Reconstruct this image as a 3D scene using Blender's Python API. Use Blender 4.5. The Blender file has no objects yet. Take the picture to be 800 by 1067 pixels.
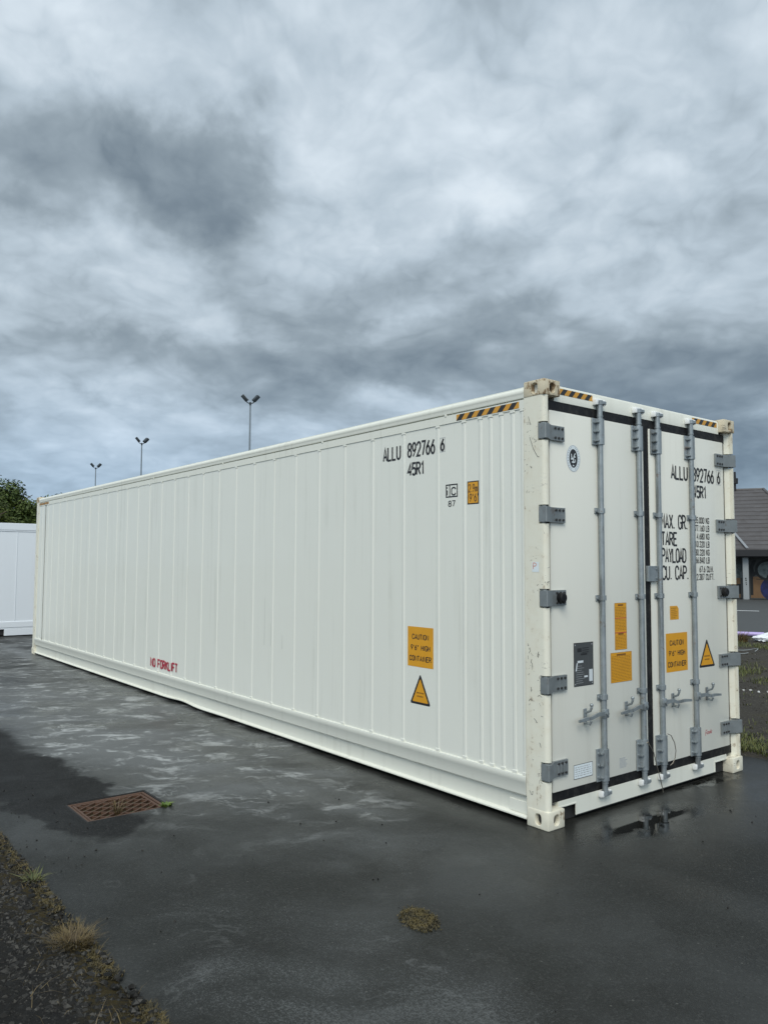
import bpy, bmesh, math, random
from mathutils import Vector, Matrix, noise as mnoise
S = bpy.context.scene
COL = S.collection
R = math.radians
rnd = random.Random(7)

# ------------------------------------------------------------------ camera
CAM = Vector((3.3016, -3.9280, 1.6746))
AZ, EL, RO, FPX = 2.47381700, 0.0670121955, 0.00421146407, 814.214
d = Vector((math.cos(EL)*math.cos(AZ), math.cos(EL)*math.sin(AZ), math.sin(EL)))
r = d.cross(Vector((0, 0, 1))).normalized()
u = r.cross(d)
r2 = r*math.cos(RO) + u*math.sin(RO)
u2 = -r*math.sin(RO) + u*math.cos(RO)
cd = bpy.data.cameras.new('camera')
cam = bpy.data.objects.new('camera', cd); COL.objects.link(cam)
M3 = Matrix((r2, u2, -d)).transposed()
cam.matrix_world = Matrix.Translation(CAM) @ M3.to_4x4()
cd.sensor_fit = 'HORIZONTAL'; cd.sensor_width = 36.0; cd.lens = FPX/800*36.0
cd.clip_start = 0.05; cd.clip_end = 3000
S.camera = cam
S.render.resolution_x = 767; S.render.resolution_y = 1024

# ------------------------------------------------------------------ view
S.view_settings.view_transform = 'Standard'
S.view_settings.look = 'None'
S.view_settings.gamma = 1.0
S.view_settings.use_curve_mapping = False
S.view_settings.exposure = 0.0

# ------------------------------------------------------------------ node helper
class NT:
    def __init__(s, tree): s.t = tree; s.n = tree.nodes; s.l = tree.links
    def new(s, kind, **kw):
        n = s.n.new(kind)
        for k, v in kw.items(): setattr(n, k, v)
        return n
    def put(s, sock, v):
        if v is None: return
        if isinstance(v, bpy.types.NodeSocket): s.l.new(v, sock)
        else:
            try: sock.default_value = v
            except Exception:
                sock.default_value = (v[0], v[1], v[2], 1.0) if hasattr(v, '__len__') else (v, v, v)
    def m(s, op, a, b=None, c=None, clamp=False):
        n = s.new('ShaderNodeMath', operation=op); n.use_clamp = clamp
        s.put(n.inputs[0], a); s.put(n.inputs[1], b); s.put(n.inputs[2], c)
        return n.outputs[0]
    def add(s, a, b): return s.m('ADD', a, b)
    def sub(s, a, b): return s.m('SUBTRACT', a, b)
    def mul(s, a, b): return s.m('MULTIPLY', a, b)
    def vm(s, op, a, b=None):
        n = s.new('ShaderNodeVectorMath', operation=op)
        s.put(n.inputs[0], a); s.put(n.inputs[1], b)
        return n.outputs[0]
    def sep(s, v):
        n = s.new('ShaderNodeSeparateXYZ'); s.put(n.inputs[0], v); return n.outputs
    def comb(s, x, y, z):
        n = s.new('ShaderNodeCombineXYZ'); s.put(n.inputs[0], x); s.put(n.inputs[1], y); s.put(n.inputs[2], z)
        return n.outputs[0]
    def noise(s, vec, scale, detail=4, rough=0.55, dist=0.0, col=False):
        n = s.new('ShaderNodeTexNoise')
        s.put(n.inputs['Vector'], vec); s.put(n.inputs['Scale'], scale); s.put(n.inputs['Detail'], detail)
        s.put(n.inputs['Roughness'], rough); s.put(n.inputs['Distortion'], dist)
        return n.outputs[1] if col else n.outputs[0]
    def voro(s, vec, scale, out='Distance', **kw):
        n = s.new('ShaderNodeTexVoronoi', **kw)
        s.put(n.inputs['Vector'], vec); s.put(n.inputs['Scale'], scale)
        return n.outputs[out]
    def rng(s, v, a, b, c=0.0, e=1.0, smooth=True):
        n = s.new('ShaderNodeMapRange'); n.clamp = True
        if smooth: n.interpolation_type = 'SMOOTHSTEP'
        s.put(n.inputs[0], v)
        for i, x in enumerate((a, b, c, e)): s.put(n.inputs[1+i], x)
        return n.outputs[0]
    def mix(s, f, a, b, blend='MIX'):
        n = s.new('ShaderNodeMix', data_type='RGBA', blend_type=blend)
        s.put(n.inputs[0], f); s.put(n.inputs[6], a); s.put(n.inputs[7], b)
        return n.outputs[2]
    def ramp(s, f, stops):
        n = s.new('ShaderNodeValToRGB'); e = n.color_ramp.elements
        while len(e) < len(stops): e.new(0.5)
        for q, (p, c) in zip(e, stops): q.position = p; q.color = (c[0], c[1], c[2], 1)
        s.put(n.inputs[0], f); return n.outputs[0]
    def bump(s, h, strength, dist, nrm=None):
        n = s.new('ShaderNodeBump'); s.put(n.inputs['Strength'], strength); s.put(n.inputs['Distance'], dist)
        s.put(n.inputs['Height'], h)
        if nrm is not None: s.put(n.inputs['Normal'], nrm)
        return n.outputs[0]
    def obj(s): return s.new('ShaderNodeTexCoord').outputs['Object']

# ------------------------------------------------------------------ world
W = bpy.data.worlds.new('World'); S.world = W; W.use_nodes = True
SUN_AZ, SUN_EL = R(-47), R(46)
def px_dir(x, y):
    v = d + r2*((x-400)/FPX) - u2*((y-533.5)/FPX); v.normalize()
    return math.atan2(v.y, v.x), math.asin(v.z)
def build_world():
    t = NT(W.node_tree); t.n.clear()
    out = t.new('ShaderNodeOutputWorld')
    sky = t.new('ShaderNodeTexSky', sky_type='NISHITA'); sky.sun_disc = False
    sky.sun_elevation = SUN_EL; sky.sun_rotation = math.pi/2 - SUN_AZ
    b1 = t.new('ShaderNodeBackground'); t.l.new(sky.outputs[0], b1.inputs[0]); b1.inputs[1].default_value = 0.08
    D = t.new('ShaderNodeTexCoord').outputs['Generated']
    x, y, z = t.sep(D)
    zc = t.m('MAXIMUM', z, 0.0)
    stretch = t.m('DIVIDE', 1.0, t.add(.42, zc))                      # decks close up towards the horizon
    Q = t.comb(x, y, t.mul(t.mul(zc, t.m('DIVIDE', 1.0, t.add(.62, zc))), 2.7))
    warp = t.noise(Q, 3.0, 4, 0.5, 0, col=True)
    Q2 = t.vm('ADD', Q, t.vm('MULTIPLY', t.vm('SUBTRACT', warp, (0.5, 0.5, 0.5)), (0.22, 0.22, 0.20)))
    n1 = t.noise(Q2, 2.3, 4, 0.5)
    l1 = t.noise(Q2, 4.0, 6, 0.46); l2 = t.noise(t.vm('ADD', Q2, (0, 0, .075)), 4.0, 6, 0.46)
    m1 = t.noise(Q2, 10.0, 4, 0.46); m2 = t.noise(t.vm('ADD', Q2, (0, 0, .03)), 10.0, 4, 0.46)
    # direction in azimuth / elevation, bent by noise so that the cloud masses get ragged rims
    wx, wy, wz = t.sep(t.noise(D, 6.5, 7, 0.55, 0, col=True))
    az = t.add(t.m('ARCTAN2', y, x), t.mul(t.sub(wx, 0.5), 0.24))
    el = t.add(t.m('ARCSINE', z), t.mul(t.sub(wy, 0.5), 0.17))
    bw = t.noise(Q, 7.0, 3, 0.5, 0, col=True)
    Q3 = t.vm('ADD', Q, t.vm('MULTIPLY', t.vm('SUBTRACT', bw, (0.5, 0.5, 0.5)), (0.12, 0.12, 0.10)))
    b1_ = t.m('ABSOLUTE', t.sub(t.noise(Q3, 5.2, 2, 0.45), .5)); b2_ = t.m('ABSOLUTE', t.sub(t.noise(Q3, 11.5, 3, 0.5), .5)); b3_ = t.m('ABSOLUTE', t.sub(t.noise(Q3, 24.0, 3, 0.5), .5))
    billow = t.add(t.mul(t.sub(b1_, .10), .75), t.add(t.mul(t.sub(b2_, .10), .48), t.mul(t.sub(b3_, .10), .26)))
    B = t.add(t.add(0.615, billow), t.add(t.mul(t.sub(n1, 0.5), 0.42), t.add(t.mul(t.sub(l1, 0.5), 0.30), t.add(t.mul(t.sub(l1, l2), .50), t.mul(t.sub(m1, m2), .30)))))
    def mass(bx, by, sx, sy, am):
        global_a, global_e = px_dir(bx, by)
        qa = t.mul(t.sub(az, global_a), FPX/sx); qe = t.mul(t.sub(el, global_e), FPX/sy)
        g = t.m('SQRT', t.add(t.mul(qa, qa), t.mul(qe, qe)))
        return t.mul(t.rng(t.add(g, t.mul(t.sub(l1, .5), .7)), 1.22, .62), am)
    for q in ((195, 172, 92, 56, -.08), (60, 200, 48, 40, -.10), (95, 120, 60, 40, -.08), (700, 400, 150, 34, -.07), (470, 345, 130, 30, -.08), (180, 378, 130, 24, -.07)):
        B = t.add(B, mass(*q))
    # cloud masses: picture position where each was seen, angular radii (px), weight
    blobs = [(190, 165, 100, 62, -.14), (238, 205, 42, 36, -.10), (85, 130, 70, 55, -.10),
             (160, 372, 150, 34, -.17), (430, 325, 150, 38, -.12), (600, 330, 120, 36, -.08), (650, 400, 210, 45, -.22), (500, 372, 120, 26, -.12),
             (330, 385, 90, 26, -.14), (230, 425, 130, 18, -.14), (785, 470, 100, 55, -.40), (60, 405, 90, 22, -.14),
             (500, 207, 75, 26, .32), (350, 185, 60, 40, .08), (180, 275, 80, 20, .12), (740, 205, 80, 32, .05), (40, 285, 60, 30, .08),
             (330, 25, 130, 45, .18), (640, 60, 200, 60, .20), (570, 350, 22, 12, .16), (640, 262, 50, 18, .12), (60, 25, 140, 45, .22),
             (50, 440, 90, 14, .05), (400, 408, 60, 13, .20), (90, 492, 90, 13, .08), (470, 110, 130, 50, .14)]
    for (bx, by, sx, sy, am) in blobs:
        a0, e0 = px_dir(bx, by)
        qa = t.mul(t.sub(az, a0), FPX/sx/1.05); qe = t.mul(t.sub(el, e0), FPX/sy/1.05)
        g = t.m('EXPONENT', t.mul(t.add(t.mul(qa, qa), t.mul(qe, qe)), -1.0))
        B = t.add(B, t.mul(g, am))
    B = t.add(.645, t.mul(t.sub(B, .63), .84))
    B = t.add(B, mass(200, 168, 88, 58, -.07))
    # brighter towards where the sun stands behind the cloud
    sd = (math.cos(SUN_EL)*math.cos(SUN_AZ), math.cos(SUN_EL)*math.sin(SUN_AZ), math.sin(SUN_EL))
    dp = t.new('ShaderNodeVectorMath', operation='DOT_PRODUCT'); t.put(dp.inputs[0], D); t.put(dp.inputs[1], sd)
    glow = t.rng(dp.outputs['Value'], -0.05, 0.95)
    colr = t.ramp(B, [(0.0, (.140, .185, .235)), (0.22, (.200, .255, .305)), (0.42, (.315, .385, .440)), (0.62, (.51, .605, .685)), (0.84, (.73, .825, .905)), (1.0, (.85, .93, .99))])
    # thin blueing low over the horizon
    low = t.rng(z, 0.0, 0.30, 1.0, 0.0)
    colr = t.mix(t.mul(low, 0.85), colr, t.mix(1.0, colr, (.70, .84, 1.00, 1), 'MULTIPLY'))
    b2 = t.new('ShaderNodeBackground'); t.l.new(colr, b2.inputs[0])
    t.put(b2.inputs[1], t.add(1.0, t.mul(glow, .85)))
    mx = t.new('ShaderNodeMixShader'); mx.inputs[0].default_value = 0.94
    t.l.new(b1.outputs[0], mx.inputs[1]); t.l.new(b2.outputs[0], mx.inputs[2])
    t.l.new(mx.outputs[0], out.inputs[0])
build_world()
W.cycles.sampling_method = 'MANUAL'; W.cycles.sample_map_resolution = 1024

sl = bpy.data.lights.new('sun', 'SUN'); sl.energy = 2.0; sl.angle = R(30); sl.color = (1.0, .955, .85)
so = bpy.data.objects.new('sun', sl); COL.objects.link(so)
so.rotation_euler = Vector((math.cos(SUN_EL)*math.cos(SUN_AZ), math.cos(SUN_EL)*math.sin(SUN_AZ), math.sin(SUN_EL))).to_track_quat('Z', 'Y').to_euler()

# ------------------------------------------------------------------ materials
def mat(name, fn=None, color=(.5, .5, .5), rough=.5, metal=0.0, spec=.5, coat=0.0):
    m = bpy.data.materials.new(name); m.use_nodes = True
    t = NT(m.node_tree); b = t.n['Principled BSDF']
    b.inputs['Base Color'].default_value = (*color, 1); b.inputs['Roughness'].default_value = rough
    b.inputs['Metallic'].default_value = metal; b.inputs['Specular IOR Level'].default_value = spec
    b.inputs['Coat Weight'].default_value = coat
    if fn: fn(t, b)
    return m

def paint(base, dirt, amt, rust=0.0, rough=.33, scuff=0.0, wave=0.0):
    def f(t, b):
        o = t.obj(); x, y, z = t.sep(o)
        n = t.noise(o, 1.1, 5, .6)
        drip = t.noise(t.comb(t.mul(x, 14), t.mul(y, 14), t.mul(z, .55)), 1.0, 5, .6)
        g = t.mul(t.rng(drip, .50, .78), t.rng(n, .35, .7))
        c = t.mix(t.mul(g, amt), (*base, 1), (*dirt, 1))
        c = t.mix(t.mul(t.noise(o, 3.0, 3), .06), c, (*[q*.8 for q in base], 1))
        rg = t.add(rough, t.mul(t.noise(o, 6, 4), .12))
        if rust:
            rn = t.noise(o, 9.0, 7, .68, .4); rd = t.noise(t.comb(t.mul(x, 40), t.mul(y, 40), t.mul(z, 3)), 1.0, 4)
            k = t.rng(t.add(rn, t.mul(t.sub(rd, .5), .35)), .645-.1*rust, .745-.1*rust)
            rc = t.mix(t.noise(o, 60, 3), (.075, .045, .026, 1), (.34, .23, .125, 1))
            c = t.mix(t.mul(t.rng(rn, .42, .7), min(.6, .42*rust)), c, (.50, .38, .22, 1))
            c = t.mix(t.mul(k, min(1, .55+.4*rust)), c, rc)
            rg = t.add(rg, t.mul(k, .3))
        if scuff:
            s = t.noise(t.comb(t.mul(x, 10), t.mul(y, 10), t.mul(z, 22)), 1.6, 6, .7, 1.2)
            zone = t.rng(t.noise(o, 2.2, 2), .45, .62)
            k = t.mul(t.rng(s, .60, .64), zone)
            c = t.mix(t.mul(k, scuff), c, (.07, .065, .06, 1))
        t.put(b.inputs['Base Color'], c); t.put(b.inputs['Roughness'], rg)
        h = t.noise(o, 260, 2, .5)
        nm = t.bump(h, .05, .002)
        if wave:
            wv = t.noise(t.comb(t.mul(x, 1.0), y, t.mul(z, .6)), 1.6, 3, .5)
            nm = t.bump(wv, wave, .02, nm)
        t.put(b.inputs['Normal'], nm)
    return f
M = {}
M['white'] = mat('white_panel_paint', paint((.735, .738, .668), (.38, .38, .31), .36, wave=.30, rough=.30), coat=.12)
M['rail'] = mat('white_rail_paint', paint((.725, .725, .645), (.37, .36, .29), .42, rough=.36))
M['post'] = mat('aged_post_paint', paint((.735, .715, .605), (.47, .38, .24), .75, rust=.42, scuff=.9, rough=.42))
M['cast'] = mat('rusty_casting_paint', paint((.60, .53, .39), (.36, .25, .12), .95, rust=1.35, scuff=.9, rough=.5))
M['castlow'] = mat('casting_paint', paint((.72, .69, .57), (.42, .34, .20), .6, rust=.62, scuff=.8, rough=.48))
M['door'] = mat('white_door_paint', paint((.720, .712, .640), (.46, .44, .37), .34, wave=.05, rough=.34), coat=.08)
M['coldwhite'] = mat('cold_white_paint', paint((.76, .79, .82), (.5, .5, .5), .15, rough=.36))
def galv(t, b):
    o = t.obj(); x, y, z = t.sep(o)
    v = t.voro(o, 55, 'Color'); q = t.sep(v)[0]
    n = t.noise(o, 9, 5, .6)
    c = t.mix(n, (.20, .225, .235, 1), (.38, .42, .435, 1)); c = t.mix(t.mul(q, .22), c, (.44, .47, .49, 1))
    gr = t.noise(t.comb(t.mul(x, 30), t.mul(y, 30), t.mul(z, 2.5)), 1.0, 5, .65)
    c = t.mix(t.mul(t.rng(gr, .50, .70), .55), c, (.075, .07, .062, 1))
    ru = t.noise(o, 13, 6, .7); c = t.mix(t.mul(t.rng(ru, .60, .70), .55), c, (.16, .085, .04, 1))
    t.put(b.inputs['Base Color'], c); t.put(b.inputs['Roughness'], t.add(.34, t.mul(n, .26)))
M['galv'] = mat('galvanised_steel', galv, metal=.55, rough=.45)
def hingem(t, b):
    o = t.obj(); x, y, z = t.sep(o); n = t.noise(o, 14, 5, .65)
    c = t.mix(n, (.15, .165, .168, 1), (.30, .325, .33, 1))
    ru = t.noise(t.comb(t.mul(x, 20), t.mul(y, 20), t.mul(z, 9)), 1.0, 6, .68)
    c = t.mix(t.mul(t.rng(ru, .57, .68), .5), c, (.11, .065, .035, 1))
    t.put(b.inputs['Base Color'], c); t.put(b.inputs['Roughness'], t.add(.42, t.mul(n, .2)))
M['hinge'] = mat('grey_hinge_steel', hingem, metal=.35)
M['bolt'] = mat('dark_bolt', color=(.05, .05, .05), rough=.5, metal=.4)
def sealm(t, b):
    o = t.obj(); n = t.noise(o, 16, 5, .65); t.put(b.inputs['Base Color'], t.mix(t.rng(n, .45, .75), (.006, .006, .007, 1), (.030, .029, .027, 1)))
    t.put(b.inputs['Roughness'], t.add(.4, t.mul(n, .3))); t.put(b.inputs['Normal'], t.bump(t.noise(o, 22, 3), .5, .01))
M['seal'] = mat('black_rubber_seal', sealm, spec=.3)
M['under'] = mat('underframe_and_recess_shade', color=(.02, .02, .02), rough=.8)  # underframe colour, also painted shade inside sockets and pockets
M['ink'] = mat('black_marking', color=(.018, .018, .02), rough=.45)
M['inkgrey'] = mat('faded_marking', color=(.40, .42, .44), rough=.5)
M['red'] = mat('red_marking', color=(.42, .025, .05), rough=.5)
M['pink'] = mat('faded_red_marking', color=(.62, .30, .22), rough=.5)
def orangef(t, b):
    o = t.obj(); n = t.noise(o, 12, 4)
    t.put(b.inputs['Base Color'], t.mix(n, (.60, .27, .012, 1), (.72, .35, .02, 1)))
M['orange'] = mat('orange_vinyl', orangef, rough=.42)
M['orangeline'] = mat('brown_print', color=(.20, .085, .01), rough=.5)
M['hazorange'] = mat('amber_tape', color=(.60, .29, .03), rough=.45)
M['platedark'] = mat('grey_data_plate', paint((.085, .09, .092), (.16, .16, .16), .4, rough=.4), metal=.3)
M['platelight'] = mat('pale_print', color=(.62, .66, .68), rough=.5)
M['labelwhite'] = mat('white_label', color=(.70, .76, .78), rough=.45)
M['keeper'] = mat('white_keeper_paint', color=(.76, .77, .76), rough=.4)
M['wire'] = mat('braided_steel_wire', color=(.17, .155, .13), rough=.45, metal=.6)

def asphalt(t, b):
    o = t.obj(); x, y, z = t.sep(o)
    big = t.noise(o, .55, 5, .6)
    med = t.noise(o, 2.1, 6, .62, .5)
    fine = t.noise(o, 38, 4, .7)
    c = t.mix(t.rng(med, .35, .68), (.0125, .0128, .0112, 1), (.0225, .0232, .0208, 1))
    # stones of the surfacing
    vo = t.new('ShaderNodeTexVoronoi'); t.put(vo.inputs['Vector'], o); t.put(vo.inputs['Scale'], 120)
    cellv = t.sep(vo.outputs['Color'])[0]
    c = t.mix(t.mul(t.rng(cellv, .72, 1.0), .30), c, (.065, .065, .061, 1))
    c = t.mix(t.mul(t.rng(cellv, .2, .0), .5), c, (.008, .008, .008, 1))
    vb = t.new('ShaderNodeTexVoronoi'); t.put(vb.inputs['Vector'], o); t.put(vb.inputs['Scale'], 34)
    vbc = t.sep(vb.outputs['Color'])[0]
    fleck = t.mul(t.rng(vb.outputs['Distance'], .20, .10), t.rng(vbc, .93, .95))
    c = t.mix(t.mul(fleck, .35), c, (.18, .17, .15, 1))
    def ell(cx, cy, rx, ry, soft=.5, w=.35, sc=1.6):
        wn = t.noise(o, sc, 5, .6, 0, col=True)
        wxx, wyy, _ = t.sep(wn)
        ax = t.m('DIVIDE', t.sub(t.add(x, t.mul(t.sub(wxx, .5), w*2)), cx), rx)
        ay = t.m('DIVIDE', t.sub(t.add(y, t.mul(t.sub(wyy, .5), w*2)), cy), ry)
        dd = t.m('SQRT', t.add(t.mul(ax, ax), t.mul(ay, ay)))
        return t.rng(dd, 1.0+soft*.5, 1.0-soft*.5)
    # dried silt smeared over the stones, plus sky reflection painted in as pale grey
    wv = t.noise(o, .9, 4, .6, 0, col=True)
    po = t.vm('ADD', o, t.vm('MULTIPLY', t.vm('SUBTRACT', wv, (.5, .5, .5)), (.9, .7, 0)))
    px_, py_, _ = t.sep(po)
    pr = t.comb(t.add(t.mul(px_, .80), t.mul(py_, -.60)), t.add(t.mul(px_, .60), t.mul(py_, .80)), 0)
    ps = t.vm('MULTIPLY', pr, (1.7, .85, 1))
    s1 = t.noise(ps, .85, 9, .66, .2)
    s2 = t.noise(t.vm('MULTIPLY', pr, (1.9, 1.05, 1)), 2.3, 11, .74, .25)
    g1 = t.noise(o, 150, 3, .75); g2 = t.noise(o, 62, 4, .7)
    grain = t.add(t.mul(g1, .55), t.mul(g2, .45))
    zl = t.m('MAXIMUM', ell(-5.2, -.95, 3.6, 1.05, .9, .6, .6), t.mul(ell(-2.0, -.60, 1.1, .42, .9, .35), .85))                    # run-off and painted sky reflection in front of the long side
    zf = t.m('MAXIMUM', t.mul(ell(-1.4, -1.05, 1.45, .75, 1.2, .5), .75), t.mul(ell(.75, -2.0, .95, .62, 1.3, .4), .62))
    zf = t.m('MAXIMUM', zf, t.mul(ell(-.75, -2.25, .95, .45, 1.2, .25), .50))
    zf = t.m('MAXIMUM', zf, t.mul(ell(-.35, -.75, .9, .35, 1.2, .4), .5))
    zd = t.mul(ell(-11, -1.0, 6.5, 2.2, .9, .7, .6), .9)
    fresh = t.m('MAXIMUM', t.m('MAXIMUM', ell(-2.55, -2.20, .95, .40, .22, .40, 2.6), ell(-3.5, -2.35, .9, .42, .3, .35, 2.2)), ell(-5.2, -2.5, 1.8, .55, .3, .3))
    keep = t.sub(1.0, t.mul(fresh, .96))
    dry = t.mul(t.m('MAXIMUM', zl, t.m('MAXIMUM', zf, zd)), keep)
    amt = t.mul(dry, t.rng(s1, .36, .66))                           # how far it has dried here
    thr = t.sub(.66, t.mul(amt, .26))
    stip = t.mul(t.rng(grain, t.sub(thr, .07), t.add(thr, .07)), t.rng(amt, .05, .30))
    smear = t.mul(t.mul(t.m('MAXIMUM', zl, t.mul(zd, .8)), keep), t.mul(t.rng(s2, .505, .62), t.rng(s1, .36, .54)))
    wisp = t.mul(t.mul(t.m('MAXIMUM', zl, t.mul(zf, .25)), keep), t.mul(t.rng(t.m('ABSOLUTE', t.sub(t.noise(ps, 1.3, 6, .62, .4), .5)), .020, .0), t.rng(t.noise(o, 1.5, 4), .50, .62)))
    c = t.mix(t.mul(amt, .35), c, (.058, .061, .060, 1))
    c = t.mix(t.mul(t.mul(t.m('MAXIMUM', zl, zd), keep), t.mul(t.rng(s1, .34, .60), .55)), c, (.125, .130, .129, 1))  # grey sky reflection of the wet film, put into the colour
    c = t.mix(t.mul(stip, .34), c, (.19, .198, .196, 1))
    c = t.mix(t.mul(smear, t.add(.56, t.mul(grain, .5))), c, (.40, .41, .405, 1))  # chalk streaks, strengthened in colour for the reflected sky
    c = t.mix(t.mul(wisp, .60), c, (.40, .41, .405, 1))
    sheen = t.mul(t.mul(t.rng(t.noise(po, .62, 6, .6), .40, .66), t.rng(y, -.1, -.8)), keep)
    c = t.mix(t.mul(sheen, .42), c, (.068, .071, .070, 1))  # broad soft sheen painted into the base colour
    hz = t.mul(t.rng(big, .42, .62), t.rng(grain, .50, .66))
    c = t.mix(t.mul(hz, .13), c, (.12, .125, .122, 1))
    c = t.mix(t.mul(fresh, .9), c, t.mix(t.mul(t.rng(cellv, .55, 1), t.rng(g2, .4, .6)), (.0075, .0075, .0075, 1), (.030, .029, .027, 1)))
    # wetness
    wob = t.noise(o, 7, 5, .65)
    pud = t.m('MAXIMUM', t.mul(ell(.27, .70, .17, .52, .9, .12, 2.6), t.rng(wob, .30, .44)), t.mul(ell(-.01, 1.95, .10, .45, .6, .10, 4), t.rng(wob, .45, .55)))
    seep = t.m('MAXIMUM', ell(-6.0, -.10, 7.0, .24, .9, .12, 1.2), ell(.20, 1.0, .55, 1.5, 1.2, .3, 1.2))
    rg = t.add(t.rng(med, .3, .7, .36, .56), t.mul(g2, .14))
    rg = t.add(rg, t.mul(stip, .2)); rg = t.add(rg, t.mul(fresh, .14))
    rg = t.sub(rg, t.mul(t.mul(zl, keep), t.mul(t.rng(s1, .62, .40), .20)))
    rg = t.sub(rg, t.mul(seep, .20))
    rg = t.mul(rg, t.sub(1.0, t.mul(pud, .96)))
    c = t.mix(t.mul(pud, .8), c, (.009, .009, .008, 1))
    spec = t.add(.15, t.m('MAXIMUM', t.mul(seep, .28), t.m('MAXIMUM', t.mul(t.mul(zl, keep), .25), t.mul(pud, .35))))
    t.put(b.inputs['Specular IOR Level'], spec)
    t.put(b.inputs['Base Color'], c); t.put(b.inputs['Roughness'], rg)
    h = t.add(t.mul(t.add(fine, t.mul(g1, .6)), .5), t.add(t.mul(vo.outputs['Distance'], .6), t.mul(med, .5)))
    st = t.mul(.27, t.sub(1.0, t.mul(pud, .97)))
    t.put(b.inputs['Normal'], t.bump(h, st, .006))
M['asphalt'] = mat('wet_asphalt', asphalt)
def roadm(t, b):
    o = t.obj(); n = t.noise(o, .5, 5, .6); f = t.noise(o, 40, 3)
    c = t.mix(n, (.043, .045, .043, 1), (.058, .060, .058, 1)); c = t.mix(t.mul(f, .3), c, (.075, .077, .075, 1))
    b.inputs['Specular IOR Level'].default_value = .3
    t.put(b.inputs['Base Color'], c); t.put(b.inputs['Roughness'], .6)
M['road'] = mat('grey_road_asphalt', roadm)
def soilm2(t, b):
    o = t.obj(); n = t.noise(o, 1.4, 6, .65); f = t.noise(o, 45, 5, .7)
    c = t.mix(n, (.022, .019, .015, 1), (.060, .054, .044, 1)); c = t.mix(t.rng(f, .52, .72), c, (.12, .11, .095, 1))
    c = t.mix(t.mul(t.rng(t.noise(o, .8, 5, .7), .50, .66), .5), c, (.055, .050, .018, 1))
    t.put(b.inputs['Base Color'], c); t.put(b.inputs['Roughness'], .85); b.inputs['Specular IOR Level'].default_value = .15
    t.put(b.inputs['Normal'], t.bump(t.add(f, t.noise(o, 18, 4)), .8, .015))
def soilm(t, b):
    o = t.obj(); n = t.noise(o, 3, 6, .65); f = t.noise(o, 55, 5, .7)
    c = t.mix(n, (.006, .006, .006, 1), (.019, .018, .016, 1)); c = t.mix(t.rng(f, .55, .75), c, (.042, .040, .036, 1))
    mo = t.rng(t.noise(o, 1.7, 5, .7), .55, .70)
    c = t.mix(t.mul(mo, .45), c, (.030, .023, .007, 1))
    yv = t.sep(o)[1]
    edge = t.mul(t.rng(t.add(yv, t.mul(t.sub(t.noise(o, 5, 5, .65), .5), .35)), -3.02, -2.86), t.rng(yv, -2.4, -2.6))   # mossy rim against the tarmac
    c = t.mix(t.mul(edge, t.rng(t.noise(o, 24, 5, .7), .32, .60)), c, t.mix(t.noise(o, 40, 4), (.018, .013, .005, 1), (.052, .039, .012, 1)))
    t.put(b.inputs['Base Color'], c); t.put(b.inputs['Roughness'], .85); b.inputs['Specular IOR Level'].default_value = .15
    t.put(b.inputs['Normal'], t.bump(t.add(f, t.noise(o, 18, 4)), .8, .015))
M['soil'] = mat('dark_gravelly_soil', soilm)
M['soilbrown'] = mat('brown_gravelly_earth', soilm2)
def stonem(lo, hi):
    def f(t, b):
        o = t.obj(); n = t.noise(o, 60, 3); g = t.new('ShaderNodeNewGeometry').outputs['Random Per Island']
        c = t.mix(t.m('POWER', g, 3.0), (*lo, 1), (*hi, 1)); t.put(b.inputs['Base Color'], t.mix(t.mul(n, .5), c, (*lo, 1)))
        b.inputs['Specular IOR Level'].default_value = .2
        t.put(b.inputs['Roughness'], .7); t.put(b.inputs['Normal'], t.bump(t.noise(o, 120, 4), .5, .004))
    return f
M['gravel'] = mat('black_gravel', stonem((.007, .0066, .0056), (.088, .082, .072)))
M['gravelbrown'] = mat('brown_rubble', stonem((.022, .019, .015), (.14, .13, .11)))
M['whitestone'] = mat('pale_stone', stonem((.45, .45, .44), (.75, .75, .73)))
def blade(c0, c1):
    def f(t, b):
        o = t.obj(); n = t.noise(o, 22, 3)
        t.put(b.inputs['Base Color'], t.mix(t.rng(n, .35, .65), (*c0, 1), (*c1, 1))); t.put(b.inputs['Roughness'], .6)
    return f
M['drygrass'] = mat('dry_straw_grass', blade((.065, .042, .014), (.155, .110, .042)))
M['greenweed'] = mat('green_weed_leaf', blade((.040, .050, .010), (.120, .120, .036)))
M['brightweed'] = mat('bright_green_weed', blade((.055, .10, .010), (.13, .18, .022)))
M['moss'] = mat('brown_moss', blade((.034, .026, .007), (.095, .070, .018)))
M['turf'] = mat('olive_turf', blade((.050, .070, .012), (.125, .130, .030)))
def leafm(c0, c1):
    def f(t, b):
        o = t.obj(); g = t.new('ShaderNodeNewGeometry').outputs['Random Per Island']
        n = t.noise(o, .8, 4, .6)
        c = t.mix(t.m('MULTIPLY_ADD', g, .6, t.mul(n, .4)), (*c0, 1), (*c1, 1))
        t.put(b.inputs['Base Color'], c); t.put(b.inputs['Roughness'], .6)
        b.inputs['Specular IOR Level'].default_value = .25
    return f
M['leaf'] = mat('dark_green_leaves', leafm((.022, .040, .010), (.090, .125, .026)))
M['leaf2'] = mat('olive_leaves', leafm((.034, .052, .010), (.13, .16, .032)))
M['bark'] = mat('grey_bark', color=(.09, .07, .055), rough=.9)
M['pole'] = mat('grey_pole_steel', color=(.20, .23, .25), rough=.5, metal=.3)
M['lamp'] = mat('dark_lamp_housing', color=(.022, .030, .036), rough=.5)
M['lens'] = mat('lamp_glass', color=(.10, .12, .13), rough=.15)
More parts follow.
